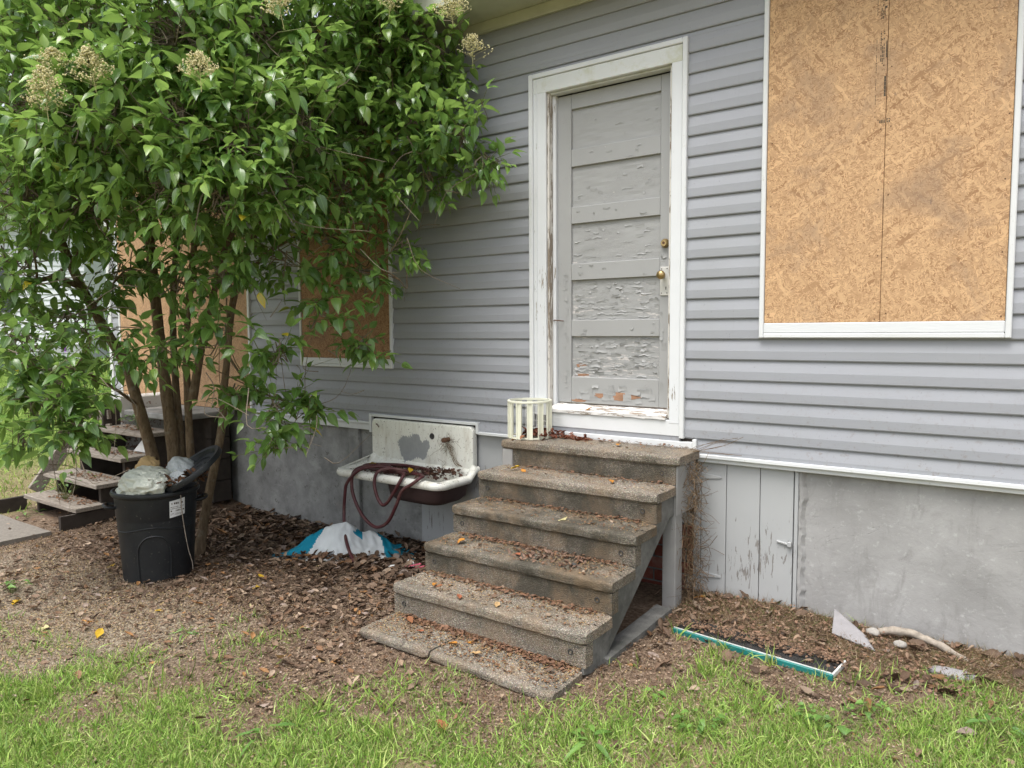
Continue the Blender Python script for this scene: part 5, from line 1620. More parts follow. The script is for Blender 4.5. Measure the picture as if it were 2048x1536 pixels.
# ------------------------------------------------------------------ leaf litter, chips and straw
def ground_frames(n, tilt):
    a = rng.random(n) * 2 * math.pi
    N = np.stack([rng.normal(size=n) * tilt, rng.normal(size=n) * tilt, np.ones(n)], 1)
    D = np.stack([np.cos(a), np.sin(a), rng.normal(size=n) * tilt * .6], 1)
    return frames(D, N)
PAL = np.array([(0.085, 0.053, 0.034), (0.135, 0.085, 0.055), (0.19, 0.125, 0.083), (0.27, 0.19, 0.13), (0.36, 0.27, 0.195), (0.20, 0.11, 0.058), (0.32, 0.165, 0.065), (0.31, 0.24, 0.20)])
PALW = np.array([.18, .24, .2, .13, .08, .09, .03, .05])
def palette(n, w=PALW):
    return PAL[rng.choice(len(PAL), n, p=w / w.sum())] * rng.uniform(.75, 1.3, (n, 1))
def inside_steps(x, y):
    return (x > -0.76) & (x < 0.43) & (y > -1.61)
dl = [leaf_shape(1, .58, -.16, .34, 6, wave=.05, lens=True), leaf_shape(1, .46, .22, -.34, 6, wave=.06, lens=True), leaf_shape(1, .56, -.05, .20, 6, wave=.07, lens=True), leaf_shape(1, .40, -.32, .50, 6, wave=.04, lens=True)]
def sample(n, x0, x1, y0, y1, dens):
    x = rng.uniform(x0, x1, n); y = rng.uniform(y0, y1, n)
    k = rng.random(n) < dens(x, y)
    return x[k], y[k]
def bin_out(x, y):
    return np.hypot(x - BX, y - BY) > 0.22
sets = []
# whole dead leaves, thick under the sink and round the can
def d1(x, y):
    d = 0.10 + 0.9 * sm(-2.05, -1.15, y) * sm(-0.45, -0.75, x) * sm(-4.6, -3.6, x) + .30 * sm(-2.7, -1.9, y) * sm(0.2, -1.0, x) * sm(-4.2, -3.4, x)
    d = d * (0.45 + 0.9 * fbm(x, y, 2.5)) * (1 - .75 * turf_at(x, y))
    return np.where(inside_steps(x, y), 0, d) * bin_out(x, y)
x, y = sample(25000, -5.0, 2.3, -3.2, 0.02, d1)
n = len(x)
for si, sh in enumerate(dl):
    k = np.arange(n) % 4 == si
    m_ = k.sum()
    z = gz(x[k], y[k]) + rng.uniform(.0, .022, m_)
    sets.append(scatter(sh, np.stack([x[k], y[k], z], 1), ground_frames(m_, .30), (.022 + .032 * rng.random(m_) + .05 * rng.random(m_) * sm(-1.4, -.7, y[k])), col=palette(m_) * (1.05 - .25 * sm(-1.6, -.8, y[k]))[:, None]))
# leaf crumbs
crumb = (np.array([(-.5, -.3, 0), (.1, -.42, .12), (.5, .0, .0), (.05, .38, .16), (-.45, .25, .05)]), np.array([(0, 1, 2), (0, 2, 3), (0, 3, 4)]), np.zeros((5, 2)))
def d2(x, y):
    d = (0.5 + .5 * sm(-2.8, -1.8, y)) * (0.35 + 1.0 * fbm(x, y, 4.0)) * (1 - .45 * turf_at(x, y))
    return np.where(inside_steps(x, y), 0, d) * bin_out(x, y)
x, y = sample(200000, -4.6, 2.5, -3.3, 0.02, d2)
n = len(x)
w2 = np.array([.08, .18, .26, .24, .10, .06, .01, .07])
cs = scatter(crumb, np.stack([x, y, gz(x, y) + rng.uniform(.001, .012, n)], 1), ground_frames(n, .45), rng.uniform(.004, .013, n), col=palette(n, w2) * (0.72 + .50 * sm(-1.3, -2.2, y) + .5 * sm(0.1, .8, x))[:, None].clip(0, 1.2))  # crumbs coloured lighter to the front and right, as if sunlit there
V_, F_, A_ = joinsets(sets)
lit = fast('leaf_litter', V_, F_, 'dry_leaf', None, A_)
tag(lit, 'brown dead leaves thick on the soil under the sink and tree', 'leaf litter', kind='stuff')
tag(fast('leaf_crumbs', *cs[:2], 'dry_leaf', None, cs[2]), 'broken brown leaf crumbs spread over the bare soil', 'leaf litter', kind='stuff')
# pale fallen blossom specks
chip = (np.array([(-.5, -.4, 0), (.5, -.35, .2), (.4, .4, 0), (-.45, .38, .2)]), np.array([(0, 1, 2, 3)]), np.zeros((4, 2)))
def d3(x, y):
    return np.where(inside_steps(x, y), 0, (.15 + .85 * sm(-1.0, -1.8, x) * sm(-1.4, -1.9, y)) * (fbm(x, y, 3) > .42) * (1 - .8 * turf_at(x, y))) * bin_out(x, y)
x, y = sample(42000, -4.4, 0.9, -3.2, -0.6, d3)
n = len(x)
colr = np.array([0.42, 0.31, 0.15]) * rng.uniform(.6, 1.25, (n, 1))
cs = scatter(chip, np.stack([x, y, gz(x, y) + rng.uniform(.004, .012, n)], 1), ground_frames(n, .5), rng.uniform(.004, .009, n), col=colr)
tag(fast('blossom_specks', *cs[:2], 'dry_leaf', None, cs[2]), 'tan fallen blossom specks scattered on the soil', 'blossom', kind='stuff')

# litter lying on the concrete treads, the sink and the top of the can
sets_leaf, sets_crumb, sets_chip = [], [], []
def patch(n, x0, x1, y0, y1, zf, what, s0, s1, edge=0.0, cols=None, tilt=.3):
    x = rng.uniform(x0, x1, n)
    t = rng.random(n) ** (1.0 + edge)
    y = y1 - (y1 - y0) * t
    z = zf(x, y) + rng.uniform(.001, .009, n)
    colr = palette(n, w2) if cols is None else cols * rng.uniform(.65, 1.25, (n, 1))
    P_ = np.stack([x, y, z], 1)
    if what == 'leaf': sets_leaf.append(scatter(dl[rng.integers(0, 4)], P_, ground_frames(n, tilt), rng.uniform(s0, s1, n), col=colr))
    elif what == 'crumb': sets_crumb.append(scatter(crumb, P_, ground_frames(n, tilt), rng.uniform(s0, s1, n), col=colr))
    else: sets_chip.append(scatter(chip, P_, ground_frames(n, tilt), rng.uniform(s0, s1, n), col=colr))
for k in range(6):
    yf = -(SD0 + k * ST); zt = STOP - k * SR_
    y0, y1 = yf + .03, (yf + ST + .03 if k else -.03)
    amt = (.3, .5, .9, 1.2, 1.2, 2.6)[k]
    zf = (lambda zt_: (lambda x, y: np.full(len(x), zt_)))(zt)
    if k == 5: zf = lambda x, y, zt_=zt: zt_ - .018 * np.clip(x + .281, 0, 9)
    xe = SX1 - .03
    patch(int(1000 * amt), SX0 + .03, xe, y0, y1, zf, 'chip', .003, .007, 1.6, np.array([.42, .29, .13]))
    patch(int(600 * amt), SX0 + .03, xe, y0, y1, zf, 'crumb', .005, .016, 1.6, np.array([.20, .105, .055]))
    patch(int(16 * amt), SX0 + .05, xe - .03, y0, y1, zf, 'leaf', .02, .045, 1.2)
    # drift against the riser
    patch(int(260 * amt), SX0 + .1, xe - .05, y1 - .07, y1 - .005, lambda x, y, zf=zf: zf(x, y) + rng.random(len(x)) * .010, 'crumb', .007, .022, 0, np.array([.21, .115, .07]))
patch(130, -0.20, 0.22, -1.08, -0.88, lambda x, y: np.full(len(x), .330), 'leaf', .015, .04, .5, np.array([.24, .15, .105]), .5)
patch(90, -0.70, -0.45, -0.24, -0.06, lambda x, y: .833 + rng.random(len(x)) * .035, 'leaf', .03, .055, 0, np.array([.17, .06, .035]), .7)
patch(70, -0.52, -0.24, -0.13, -0.055, lambda x, y: .833 + rng.random(len(x)) * .03 * sm(-.22, -.52, x), 'leaf', .03, .055, 0, np.array([.19, .065, .035]), .7)
patch(160, -1.98, -1.30, -0.36, -0.10, lambda x, y: .478 + .02 * rng.random(len(x)) + .02 * sm(-1.85, -1.5, x), 'leaf', .02, .05, 0, np.array([.10, .05, .032]), .6)
patch(700, -2.2, -1.28, -0.40, -0.07, lambda x, y: .475 + .01 * rng.random(len(x)) + .03 * sm(-1.85, -1.6, x) * sm(-1.25, -1.35, x), 'crumb', .008, .022, 0, np.array([.10, .055, .04]), .5)
for _ in range(2):
    patch(110, BX - .19, BX + .24, BY - .12, BY + .24, lambda x, y: BZ + .635 + .05 * rng.random(len(x)), 'leaf', .03, .07, 0, np.array([.17, .085, .045]), .6)
patch(500, BX - .18, BX + .2, BY - .16, BY + .2, lambda x, y: BZ + .625 + .055 * rng.random(len(x)), 'crumb', .008, .025, 0, np.array([.16, .095, .06]), .6)
patch(900, 0.55, 1.40, -0.60, -0.42, lambda x, y: -.028 + .012 * rng.random(len(x)), 'crumb', .005, .016, -.5, np.array([.24, .15, .095]), .5)
patch(50, 0.62, 1.38, -0.58, -0.42, lambda x, y: -.028 + .012 * rng.random(len(x)), 'leaf', .02, .045, -.6, np.array([.24, .14, .09]), .5)
patch(60, -2.25, -1.70, -0.95, -0.35, lambda x, y: gz(x, y) + .03 * rng.random(len(x)), 'leaf', .03, .07, 0, np.array([.17, .09, .05]), .5)
patch(170, 0.46, 1.9, -0.62, -0.01, lambda x, y: gz(x, y) + .03 * rng.random(len(x)), 'leaf', .02, .045, 0, np.array([.27, .18, .12]), .4)
patch(1500, 0.46, 1.9, -0.62, -0.01, lambda x, y: gz(x, y) + .028 * rng.random(len(x)), 'crumb', .006, .022, 0, np.array([.22, .13, .085]), .5)
for (y, z) in wt:
    patch(160, WX0 + .25, WX1 - .1, y + .08, y + .25, lambda x, y_, z=z: np.full(len(x), z), 'crumb', .01, .03, 0, np.array([.24, .13, .07]))
V_, F_, A_ = joinsets(sets_leaf)
tag(fast('step_leaves', V_, F_, 'dry_leaf', None, A_), 'dry curled leaves caught on the steps, sink and can', 'leaf litter', kind='stuff')
V_, F_, A_ = joinsets(sets_crumb)
tag(fast('step_crumbs', V_, F_, 'dry_leaf', None, A_), 'fine brown leaf debris lying on the treads', 'leaf litter', kind='stuff')
V_, F_, A_ = joinsets(sets_chip)
tag(fast('step_specks', V_, F_, 'dry_leaf', None, A_), 'tan blossom specks sprinkled over the concrete treads', 'blossom', kind='stuff')

# ------------------------------------------------------------------ grass
def blade_shape(bend, segs=3, w=.07):
    V, F = [], []
    for i in range(segs + 1):
        t = i / segs
        ww = w * (1 - t ** 1.6) * .5 + .002
        a = bend * t
        V += [(bend * t * t * .6, -ww, t * (1 - .25 * bend * t)), (bend * t * t * .6, ww, t * (1 - .25 * bend * t))]
    for i in range(segs):
        F.append((2 * i, 2 * i + 1, 2 * i + 3, 2 * i + 2))
    return np.array(V), np.array(F), np.zeros((len(V), 2))
def upright(n, lean):
    a = rng.random(n) * 2 * math.pi
    Z = np.stack([rng.normal(size=n) * lean, rng.normal(size=n) * lean, np.ones(n)], 1)
    Z /= np.linalg.norm(Z, axis=1, keepdims=True)
    X = np.stack([np.cos(a), np.sin(a), np.zeros(n)], 1)
    Yv = np.cross(Z, X); Yv /= np.linalg.norm(Yv, axis=1, keepdims=True)
    X = np.cross(Yv, Z)
    return np.stack([X, Yv, Z], -1)
bl = [blade_shape(.5, 2), blade_shape(.9, 2), blade_shape(.25, 2), blade_shape(1.3, 3)]
def grass(name, x, y, h0, h1, cols, lean, label, w=1.0, power=1.0):
    n = len(x)
    sets = []
    for si, sh in enumerate(bl):
        k = np.arange(n) % 4 == si
        m_ = k.sum()
        h = h0 + (h1 - h0) * rng.random(m_) ** power
        sh2 = (sh[0] * np.array([1, w, 1]), sh[1], sh[2])
        c_ = cols[rng.integers(0, len(cols), m_)] * rng.uniform(.7, 1.3, (m_, 1))
        sets.append(scatter(sh2, np.stack([x[k], y[k], gz(x[k], y[k]) - .003], 1), upright(m_, lean), h, col=np.clip(c_, 0, 1)))
    V_, F_, A_ = joinsets(sets)
    return tag(fast(name, V_, F_, 'grass_blade', None, A_), label, 'grass', kind='stuff')
GREEN = np.array([(0.22, 0.35, 0.07), (0.29, 0.42, 0.09), (0.36, 0.48, 0.12), (0.43, 0.50, 0.18), (0.17, 0.29, 0.06)])
STRAW = np.array([(0.50, 0.40, 0.24), (0.58, 0.48, 0.30), (0.38, 0.29, 0.18), (0.48, 0.36, 0.26), (0.62, 0.53, 0.36)])
okg = lambda x, y: ~inside_steps(x, y) & bin_out(x, y)
# short green turf in front
x, y = sample(420000, -3.3, 2.5, -3.5, -0.35, lambda x, y: turf_at(x, y) * (0.22 + 1.0 * sm(.30, .56, fbm(x, y, 2.8))) * okg(x, y))
grass('mown_grass', x, y, .02, .07, GREEN * np.array([1.05, 1.12, 1.0]), .6, 'short green mown grass in the foreground', 1.15, 1.5)
# straw thatch
x, y = sample(190000, -3.6, 2.5, -3.5, -0.05, lambda x, y: (.30 + .80 * turf_at(x, y)) * sm(-.6, -1.7, y - .9 * sm(0, .6, x)) * (0.3 + .9 * fbm(x, y, 3.0)) * okg(x, y))
grass('straw_thatch', x, y, .012, .045, STRAW, .8, 'dry straw thatch between the green grass', .8, 1.2)
# straw heap along the foundation on the right
x, y = sample(30000, 0.45, 2.6, -0.65, 0.02, lambda x, y: sm(-.65, -.30, y) * (.35 + .8 * fbm(x, y, 4)))
grass('dry_clippings', x, y, .03, .085, np.concatenate([STRAW * np.array([.60, .55, .50]), STRAW[:3] * np.array([.42, .33, .28]), GREEN[:1] * .55]), 1.6, 'matted dry clippings heaped along the right foundation', .45, 1.2)
# fine dead stems lying in the bare litter
x, y = sample(110000, -4.2, 2.3, -2.9, 0.0, lambda x, y: (1 - turf_at(x, y)) * (.3 + .9 * fbm(x, y, 3.5)) * okg(x, y))
grass('dead_stems', x, y, .015, .05, np.array([(0.18, 0.115, 0.075), (0.24, 0.16, 0.105), (0.12, 0.072, 0.045), (0.30, 0.22, 0.15)]), 2.2, 'fine dead stems lying flat in the litter', .55, 1.3)
# longer tufts
tx, ty = sample(1500, -3.2, 2.4, -3.5, -0.75, lambda x, y: turf_at(x, y) * okg(x, y) * (.25 + .9 * (fbm(x, y, 1.7) > .5)))
ex = np.array([0.55, 0.62, 0.85, 0.95, 1.08, 1.30, 1.45, 1.52, 1.6, 1.30, 0.55, 1.15, 0.30, -1.52, -0.7, 0.75])
ey = np.array([-0.60, -0.68, -0.69, -0.72, -0.71, -0.74, -0.66, -0.60, -0.66, -0.05, -1.1, -1.1, -1.72, -2.1, -2.35, -1.4])
tx = np.concatenate([tx, ex]); ty = np.concatenate([ty, ey])
X_, Y_ = [], []
for a_, b_ in zip(tx, ty):
    n = rng.integers(7, 20); s_ = rng.uniform(.012, .035)
    X_.append(a_ + rng.normal(size=n) * s_); Y_.append(b_ + rng.normal(size=n) * s_)
grass('grass_tufts', np.concatenate(X_), np.concatenate(Y_), .05, .14, GREEN * np.array([1.0, 1.0, .9]), .42, 'longer bright green grass tufts standing out of the turf', .75, 1.3)
# lawn beyond the wooden steps
x, y = sample(60000, -16, -5.3, -3.2, 4.5, lambda x, y: turf_at(x, y) * (.25 + .9 * fbm(x, y, 1.5)) * ~((x > -6.6) & (y > -.05)) * ~((x > -6.4) & (x < -4.1) & (y < -1.65) & (y > -2.8)))
grass('side_lawn', x, y, .03, .08, GREEN * np.array([1.0, 1.0, .9]), .5, 'bright green lawn beyond the wooden steps', 2.2, 1.2)

# ------------------------------------------------------------------ fallen leaves one can pick out
# leaves drifted over the cloth
FL_COL = {'yellow': (0.56, 0.36, 0.03), 'orange': (0.50, 0.22, 0.04), 'tan': (0.50, 0.33, 0.16), 'brown': (0.26, 0.11, 0.05), 'cream': (0.52, 0.47, 0.24), 'rust': (0.34, 0.12, 0.06)}
fl_me = {}
def fallen(x, y, z, kind, s, label, group=None, sh=0):
    key = (kind, sh)
    if key not in fl_me:
        V0, F0, LC0 = dl[sh]
        c4 = np.tile(np.array([*FL_COL[kind], 1.0]), (len(V0), 1))
        o_ = fast('fallen_leaf', V0, F0, 'dry_leaf', None, {'col': ('FLOAT_COLOR', c4)}, True)
        fl_me[key] = o_.data
        bpy.data.objects.remove(o_)
    o_ = bpy.data.objects.new('fallen_leaf', fl_me[key])
    COL.objects.link(o_)
    o_.location = (x, y, z + .012)
    o_.scale = (s, s, s)
    o_.rotation_euler = (random.uniform(-.35, .35), random.uniform(-.3, .3), random.uniform(0, 6.28))
    tag(o_, label, 'leaf', group)
G = lambda x, y: float(gz(x, y))
for (x, y, kd, s, sh, lb) in (
        (-0.90, -2.02, 'tan', .105, 0, 'large tan curled leaf on thin grass left of the lowest step'),
        (-0.69, -1.91, 'tan', .06, 1, 'small tan leaf right of the large tan curled leaf'),
        (-1.275, -2.695, 'rust', .10, 1, 'reddish-brown curled leaf in the green grass at lower left'),
        (-1.896, -2.41, 'yellow', .075, 2, 'yellow and brown leaf standing in the turf below the trash can'),
        (-2.278, -2.477, 'cream', .085, 2, 'pale cream folded leaf on the soil left of the yellow leaf'),
        (0.119, -2.009, 'rust', .085, 0, 'rust-brown leaf in the grass below the lowest step'),
        (0.31, -2.142, 'tan', .08, 1, 'ragged tan leaf at the bottom edge of the lawn'),
        (-1.974, -2.054, 'yellow', .05, 2, 'small yellow leaf on soil just in front of the trash can'),
        (-2.929, -2.377, 'yellow', .075, 0, 'yellow leaf at the far left edge of the soil'),
        (-2.218, -2.336, 'orange', .085, 1, 'orange-brown leaf left of the trash can foot'),
        (-1.825, -1.518, 'yellow', .075, 2, 'bright yellow leaf right of the trash can'),
        (-1.928, -1.371, 'yellow', .065, 0, 'dull yellow leaf lying behind the bright yellow one'),
        (-1.623, -1.677, 'cream', .06, 1, 'narrow cream leaf on soil in front of the cloth heap'),
        (-3.14, -1.707, 'yellow', .07, 1, 'yellow leaf close to the left side of the trash can'),
        (1.142, -1.064, 'tan', .06, 1, 'tan leaf on thin grass below the mat'),
        (0.552, -0.10, 'tan', .085, 2, 'broad tan leaf on the clippings by the hatch'),
        (0.49, -0.16, 'orange', .07, 0, 'orange leaf propped against the step post')):
    fallen(x, y, G(x, y), kd, s, lb, None, sh)
for k, (lst) in enumerate([
        [(-0.52, -0.59 + .02, 'orange'), (-0.46, -0.57, 'brown'), (0.12, -0.40, 'orange')], [(-0.44, -0.70, 'yellow'), (-0.38, -0.68, 'orange'), (0.24, -0.72, 'orange')],
        [(0.10, -0.95, 'cream')], [(-0.42, -1.22, 'orange'), (0.02, -1.17, 'rust'), (-0.02, -1.21, 'rust')],
        [(-0.40, -1.42, 'orange'), (-0.33, -1.40, 'tan'), (-0.36, -1.47, 'brown'), (-0.20, -1.48, 'rust'), (0.02, -1.45, 'tan')],
        [(-0.30, -1.62, 'rust'), (-0.12, -1.66, 'orange'), (-0.05, -1.60, 'orange'), (0.03, -1.68, 'tan'), (-0.42, -1.58, 'brown')]]):
    nm = ('top', 'second', 'third', 'fourth', 'fifth', 'lowest')[k]
    lst = sorted((2.0427 + 1.06 * (x - 2.0427), -4.1708 + 1.06 * (y + 4.1708), kd) for x, y, kd in lst)
    for q, (x, y, kd) in enumerate(lst):
        pos = 'the only large leaf' if len(lst) == 1 else ('leftmost leaf', 'second leaf from the left', 'third leaf from the left', 'fourth leaf from the left', 'rightmost leaf')[q if q < len(lst) - 1 else 4]
        fallen(x, y, STOP - k * SR_ + (0 if k < 5 else -.004), kd, random.uniform(.045, .065), 'dry %s %s on the %s concrete tread' % (kd, pos.replace('the only ', ''), nm), 'leaves on the %s tread' % nm, random.randrange(3))
fallen(-2.09, -0.20, .50, 'yellow', .07, 'yellow leaf on the drainboard of the sink', None, 2)
fallen(-1.545, -0.40, .52, 'yellow', .07, 'yellow leaf tucked under the hose at the front of the sink', None, 0)
fallen(-0.28, -0.01, 1.028, 'orange', .05, 'orange leaf on the worn door threshold', None, 1)

# ------------------------------------------------------------------ weeds
def weed(x, y, n, r, hgt, label, ls=.05, name='broadleaf_weed', zb=None, mat='weed_leaf', wid=.6):
    z = G(x, y) if zb is None else zb
    root = thing(name, label, 'weed', (x, y, z), None)
    V0, F0, LC0 = leaf_shape(1, wid, .45, .15, 6)
    st = MB()
    for i in range(n):
        a = rng.random() * 6.28; rr_ = r * math.sqrt(rng.random()); hh = hgt * rng.uniform(.5, 1)
        tip = Vector((x + math.cos(a) * rr_, y + math.sin(a) * rr_, z + hh))
        st.tube([(x, y, z - .01), (x + math.cos(a) * rr_ * .4, y + math.sin(a) * rr_ * .4, z + hh * .6), tuple(tip)], .0012, 4, False)
        lc = np.concatenate([LC0, np.full((len(V0), 1), rng.uniform(.1, .9))], 1)
        M_ = frames(np.array([[math.cos(a + rng.normal() * .5), math.sin(a + rng.normal() * .5), .15]]), np.array([[rng.normal() * .25, rng.normal() * .25, 1.0]]))[0]
        fast('leaf', (V0 @ M_.T) * ls * .8 * rng.uniform(.6, 1.2) + np.array(tip), F0, mat, root, {'lc': ('FLOAT_VECTOR', lc)}, True)
    st.build('stem', 'twig_green', root)
weed(1.006, -1.414, 18, .08, .05, 'clump of bright round-leaved weed in the front lawn', .045, wid=.85)
weed(1.46, -1.12, 26, .13, .06, 'wide patch of round-leaved weed at the lower right', .045, wid=.85)
weed(1.55, -0.92, 12, .07, .05, 'small round-leaved weed behind the wide weed patch', .04, wid=.85)
weed(1.976, -0.829, 14, .08, .06, 'leafy weed near the right edge of the lawn', .07, wid=.4)
weed(0.727, -1.823, 9, .05, .05, 'rosette of long strap leaves in grass below the steps', .13, wid=.22)
weed(-0.342, -2.50, 9, .06, .05, 'strap-leaved rosette at the bottom edge left of centre', .12, wid=.22)
weed(0.754, -1.291, 4, .03, .03, 'single pale three-leaved weed right of the steps', .055, wid=.6)
weed(-1.56, -2.116, 10, .05, .03, 'low green grassy weed on soil in front of the trash can', .07, wid=.2)
weed(-3.112, -2.364, 14, .10, .09, 'leafy weed at the left edge of the soil', .06, wid=.6)
weed(-4.75, -1.33, 26, .22, .20, 'green creeper growing over the lowest wooden tread', .075, 'creeper', .10, wid=.6)
weed(-4.62, -0.74, 20, .12, .16, 'green leafy plant growing beside the landing', .07, 'creeper', .66, wid=.5)
weed(-5.05, -1.52, 12, .16, .06, 'low creeper under the lowest wooden tread', .06, 'creeper', None, wid=.6)

# ------------------------------------------------------------------ dead vine clinging to the step post
vine = thing('dead_vine', 'tangle of dead brown vine hanging beside the step post', 'vine', (0.47, -0.15, -0.05))
mb = MB()
for _ in range(520):
    t = rng.random()
    z = 0.04 + t * .78
    w_ = .022 + .03 * (math.sin(z * 9) * .5 + .5) * (1 - t * .3)
    p = np.array([0.475 + rng.normal() * w_ * .6, -0.17 + rng.normal() * .05, z - .05])
    d = rng.normal(size=3) * np.array([.8, .5, 1.0]); d[2] -= .4; d /= np.linalg.norm(d)
    L_ = rng.uniform(.04, .15)
    mb.tube([tuple(p), tuple(p + d * L_ * .5 + rng.normal(size=3) * .012), tuple(p + d * L_ + rng.normal(size=3) * .02)], rng.uniform(.0006, .0018), 3, False)
tag(mb.build('strands', 'dead_vine_m', vine), kind='stuff')
mb = MB()
for k in range(8):
    p = Vector((0.42 + random.uniform(-.02, .05), -0.09 + random.uniform(-.03, .03), 0.825))
    q1 = p + Vector((random.uniform(.05, .2), random.uniform(-.03, .03), random.uniform(-.02, .08)))
    q2 = q1 + Vector((random.uniform(.02, .2), random.uniform(-.03, .05), random.uniform(-.02, .06)))
    mb.tube(spline([p, q1, q2], 4), .0012, 4, False)
mb.build('dry_stalks', 'dead_vine_m', vine)
mb = MB()
for k in range(60):
    p = np.array([-1.47 + rng.normal() * .035, -0.075 + rng.normal() * .012, 0.735 - abs(rng.normal()) * .06])
    d = rng.normal(size=3) * np.array([.8, .15, 1]); d /= np.linalg.norm(d)
    mb.tube([tuple(p), tuple(p + d * .03 + rng.normal(size=3) * .006), tuple(p + d * .06 + rng.normal(size=3) * .01)], .0010, 3, False)
for k in range(10):
    p = Vector((-1.46 + random.uniform(-.02, .02), -0.07, 0.70))
    mb.tube(spline([p, p + Vector((.02 + random.uniform(0, .03), 0, -.06)), p + Vector((.05 + random.uniform(0, .06), -.01, -.13)), p + Vector((.10 + random.uniform(0, .06), -.02, -.15))], 4), .0011, 3, False)
tag(mb.build('dried_tendrils', 'dead_vine_m', loc=(-1.47, -0.07, .7)), 'wisp of dried tendrils hanging from the sink tap', 'vine')
mb = MB().tube(spline([on_bin(fa + .55, .58, .022), on_bin(fa + .62, .44, .012), on_bin(fa + .78, .22, .02), on_bin(fa + .92, .10, .03), on_bin(fa + .95, .05, .03)], 5), .0028, 6)
tag(mb.build('hanging_twig', 'dead_branch', loc=(BX, BY, BZ + .3)), 'thin pale twig hanging down the side of the trash can', 'twig')

# ------------------------------------------------------------------ flowering shrub, neighbour's house and trees behind
def leafy(name, label, cat, loc, trunks, lobes, n_per, ls, mat='tree_leaf', sh=None):
    root = thing(name, label, cat, loc)
    for (pts, r0, r1) in trunks:
        sp = spline(pts, 5)
        MB().tube(sp, list(np.linspace(r0, r1, len(sp))), 8).build('trunk', 'bark', root, smooth=80)
    P_, D_, N_ = [], [], []
    for (cx, cy, cz, r) in lobes:
        n = int(n_per * r * r)
        d = rng.normal(size=(n, 3)); d /= np.linalg.norm(d, axis=1, keepdims=True)
        rad = r * (0.45 + .6 * rng.random((n, 1)) ** .6)
        P_.append(np.array([cx, cy, cz]) + d * rad * np.array([1, 1, .85]))
        D_.append(d * .6 + np.array([0, 0, -.5]) + rng.normal(size=(n, 3)) * .5)
        N_.append(np.array([0, 0, 1.0]) + d * .4 + rng.normal(size=(n, 3)) * .4)
    P_, D_, N_ = np.concatenate(P_), np.concatenate(D_), np.concatenate(N_)
    v_, f_, a_ = scatter(sh or leaf_shape(1, .5, .3, .2, 4), P_, frames(D_, N_), rng.uniform(.7, 1.3, len(P_)) * ls, rnd=rng.random(len(P_)) * .9)
    tag(fast('crown', v_, f_, mat, root, a_), kind='stuff')
    return root, P_
fs_, P_ = leafy('flowering_shrub', 'green shrub with purple flowers on the lawn behind the wooden steps', 'shrub', (-7.6, 0.0, gzf(-7.6, 0)),
                [([(-7.6, 0, 0.1), (-7.62, .02, .6), (-7.5, .1, 1.3)], .03, .012), ([(-7.62, -.02, 0.1), (-7.85, -.1, .6), (-8.0, -.1, 1.0)], .02, .008)],
                [(-7.55, .05, 1.35, .5), (-7.3, .3, 1.75, .35), (-7.9, -.1, .95, .4), (-7.4, .15, .75, .35), (-7.15, .3, 1.1, .3)], 900, .07, 'weed_leaf')
for (x, y, z) in ((-7.50, -0.36, 1.09), (-6.98, 0.02, 1.88), (-7.75, -.3, 1.5), (-7.35, -.15, 1.35)):
    mb = MB()
    for k in range(6):
        a = k * 1.047
        mb.add([(x, y, z), (x + math.cos(a) * .03, y - .01, z + math.sin(a) * .03), (x + math.cos(a + .5) * .038, y - .02, z + math.sin(a + .5) * .038), (x + math.cos(a + 1.05) * .03, y - .012, z + math.sin(a + 1.05) * .03)], [(0, 1, 2, 3)])
    mb.build('flower', 'purple_petal', fs_)
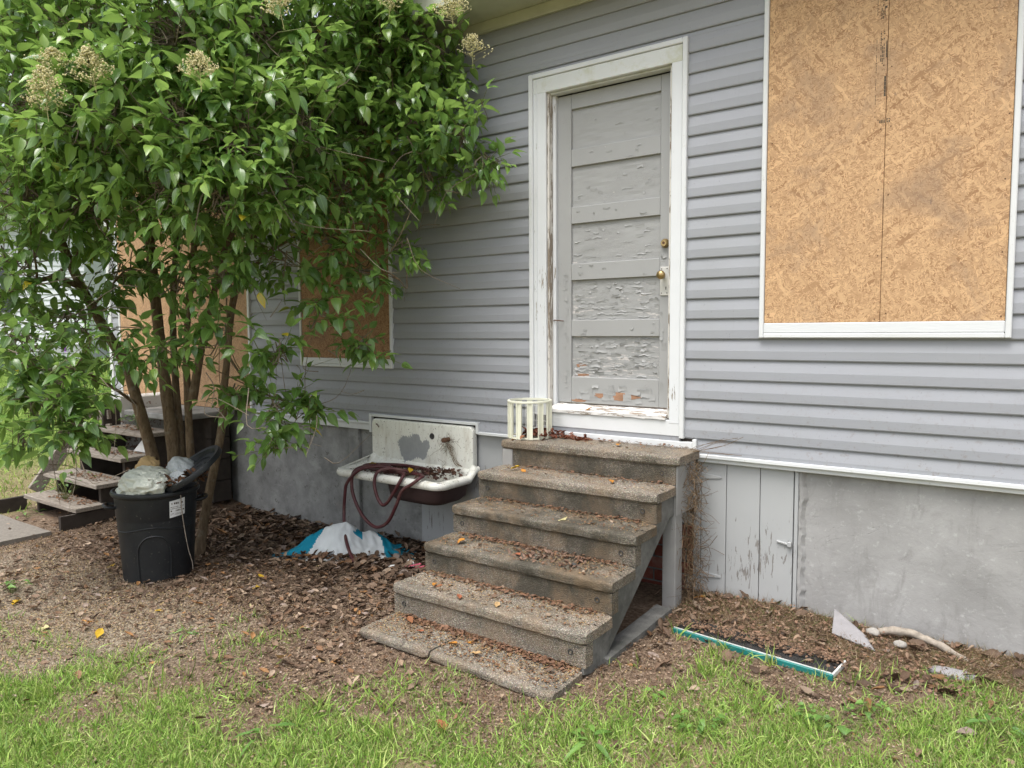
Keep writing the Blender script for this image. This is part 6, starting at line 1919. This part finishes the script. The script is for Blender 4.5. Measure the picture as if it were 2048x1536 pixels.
# neighbour's house, built square to its own axes and turned
NH = Vector((-16.6, 3.4, gzf(-16.6, 3.4)))
nh = thing('neighbour_house', 'white clapboard house across the side lawn', 'house', NH)
nh.rotation_euler = (0, 0, YAW + .06)
def nbox(x0, x1, y0, y1, z0, z1): return MB().box(x0 + NH.x, x1 + NH.x, y0 + NH.y, y1 + NH.y, z0 + NH.z, z1 + NH.z)
nbox(-8.0, 0.9, 0.05, 6, -0.6, 0.32).build('foundation', 'neighbour_block', nh)
nbox(-8.0, 0.9, 0.06, 6, 0.3201, 3.3).build('wall', 'neighbour_siding', nh)
wins = [(-1.55, -0.75, 1.05, 2.35), (-4.6, -3.4, 1.0, 2.35)]
for i in range(23):
    z = 0.30 + i * .13
    ivs = [(-8.0, 0.9)]
    for (a, b, c_, d_) in wins:
        if c_ - .1 < z + .06 < d_ + .1:
            ivs = [q for p in ivs for q in ((p[0], a - .07), (b + .07, p[1])) if p[0] < a < p[1]] + [p for p in ivs if not p[0] < a < p[1]]
    for (p, q) in ivs:
        if q - p < .05: continue
        MB().prism_x([(NH.y + .058, NH.z + z), (NH.y + .02, NH.z + z), (NH.y + .045, NH.z + z + .1295), (NH.y + .058, NH.z + z + .1295)], NH.x + p, NH.x + q).build('siding_board', 'neighbour_siding', nh)
for (a, b, c_, d_) in wins:
    w_ = nbox(a - .07, b + .07, 0.0, 0.058, c_ - .1, d_ + .1).build('window', 'crown_white', nh)
    for (p, q) in ((c_, (c_ + d_) / 2 - .03), ((c_ + d_) / 2 + .03, d_)):
        nbox(a, b, -0.012, -0.002, p, q).build('pane', 'window_glass', w_)
MB().add([(NH.x - 8.4, NH.y - .4, NH.z + 3.2), (NH.x + 1.3, NH.y - .4, NH.z + 3.2), (NH.x + 1.3, NH.y + 3, NH.z + 5), (NH.x - 8.4, NH.y + 3, NH.z + 5), (NH.x - 8.4, NH.y + 6.4, NH.z + 3.2), (NH.x + 1.3, NH.y + 6.4, NH.z + 3.2)], [(0, 1, 2, 3), (3, 2, 5, 4), (0, 4, 5, 1)]).build('roof', 'roof_shingle', nh)
for k, (x, y, h, lb) in enumerate(((-24, 13, 10, 'tall dark tree behind the right end of the neighbouring white house'), (-33, 4, 12, 'tall broad tree behind the left end of the neighbouring white house'), (-13.5, 9.5, 7.5, 'smaller tree in the gap between the two houses'), (-20, -6, 9, 'tree at the far left beyond the lawn'))):
    g0 = gzf(x, y)
    lob = [(x + random.uniform(-.3, .3) * h * .5, y + random.uniform(-.3, .3) * h * .5, g0 + h * random.uniform(.38, .92), h * random.uniform(.14, .24)) for _ in range(16)]
    leafy('background_tree', lb, 'tree', (x, y, g0), [([(x, y, g0 - .2), (x + .1, y, g0 + h * .4), (x, y + .1, g0 + h * .85)], .03 * h, .008 * h)], lob, 420, .30)
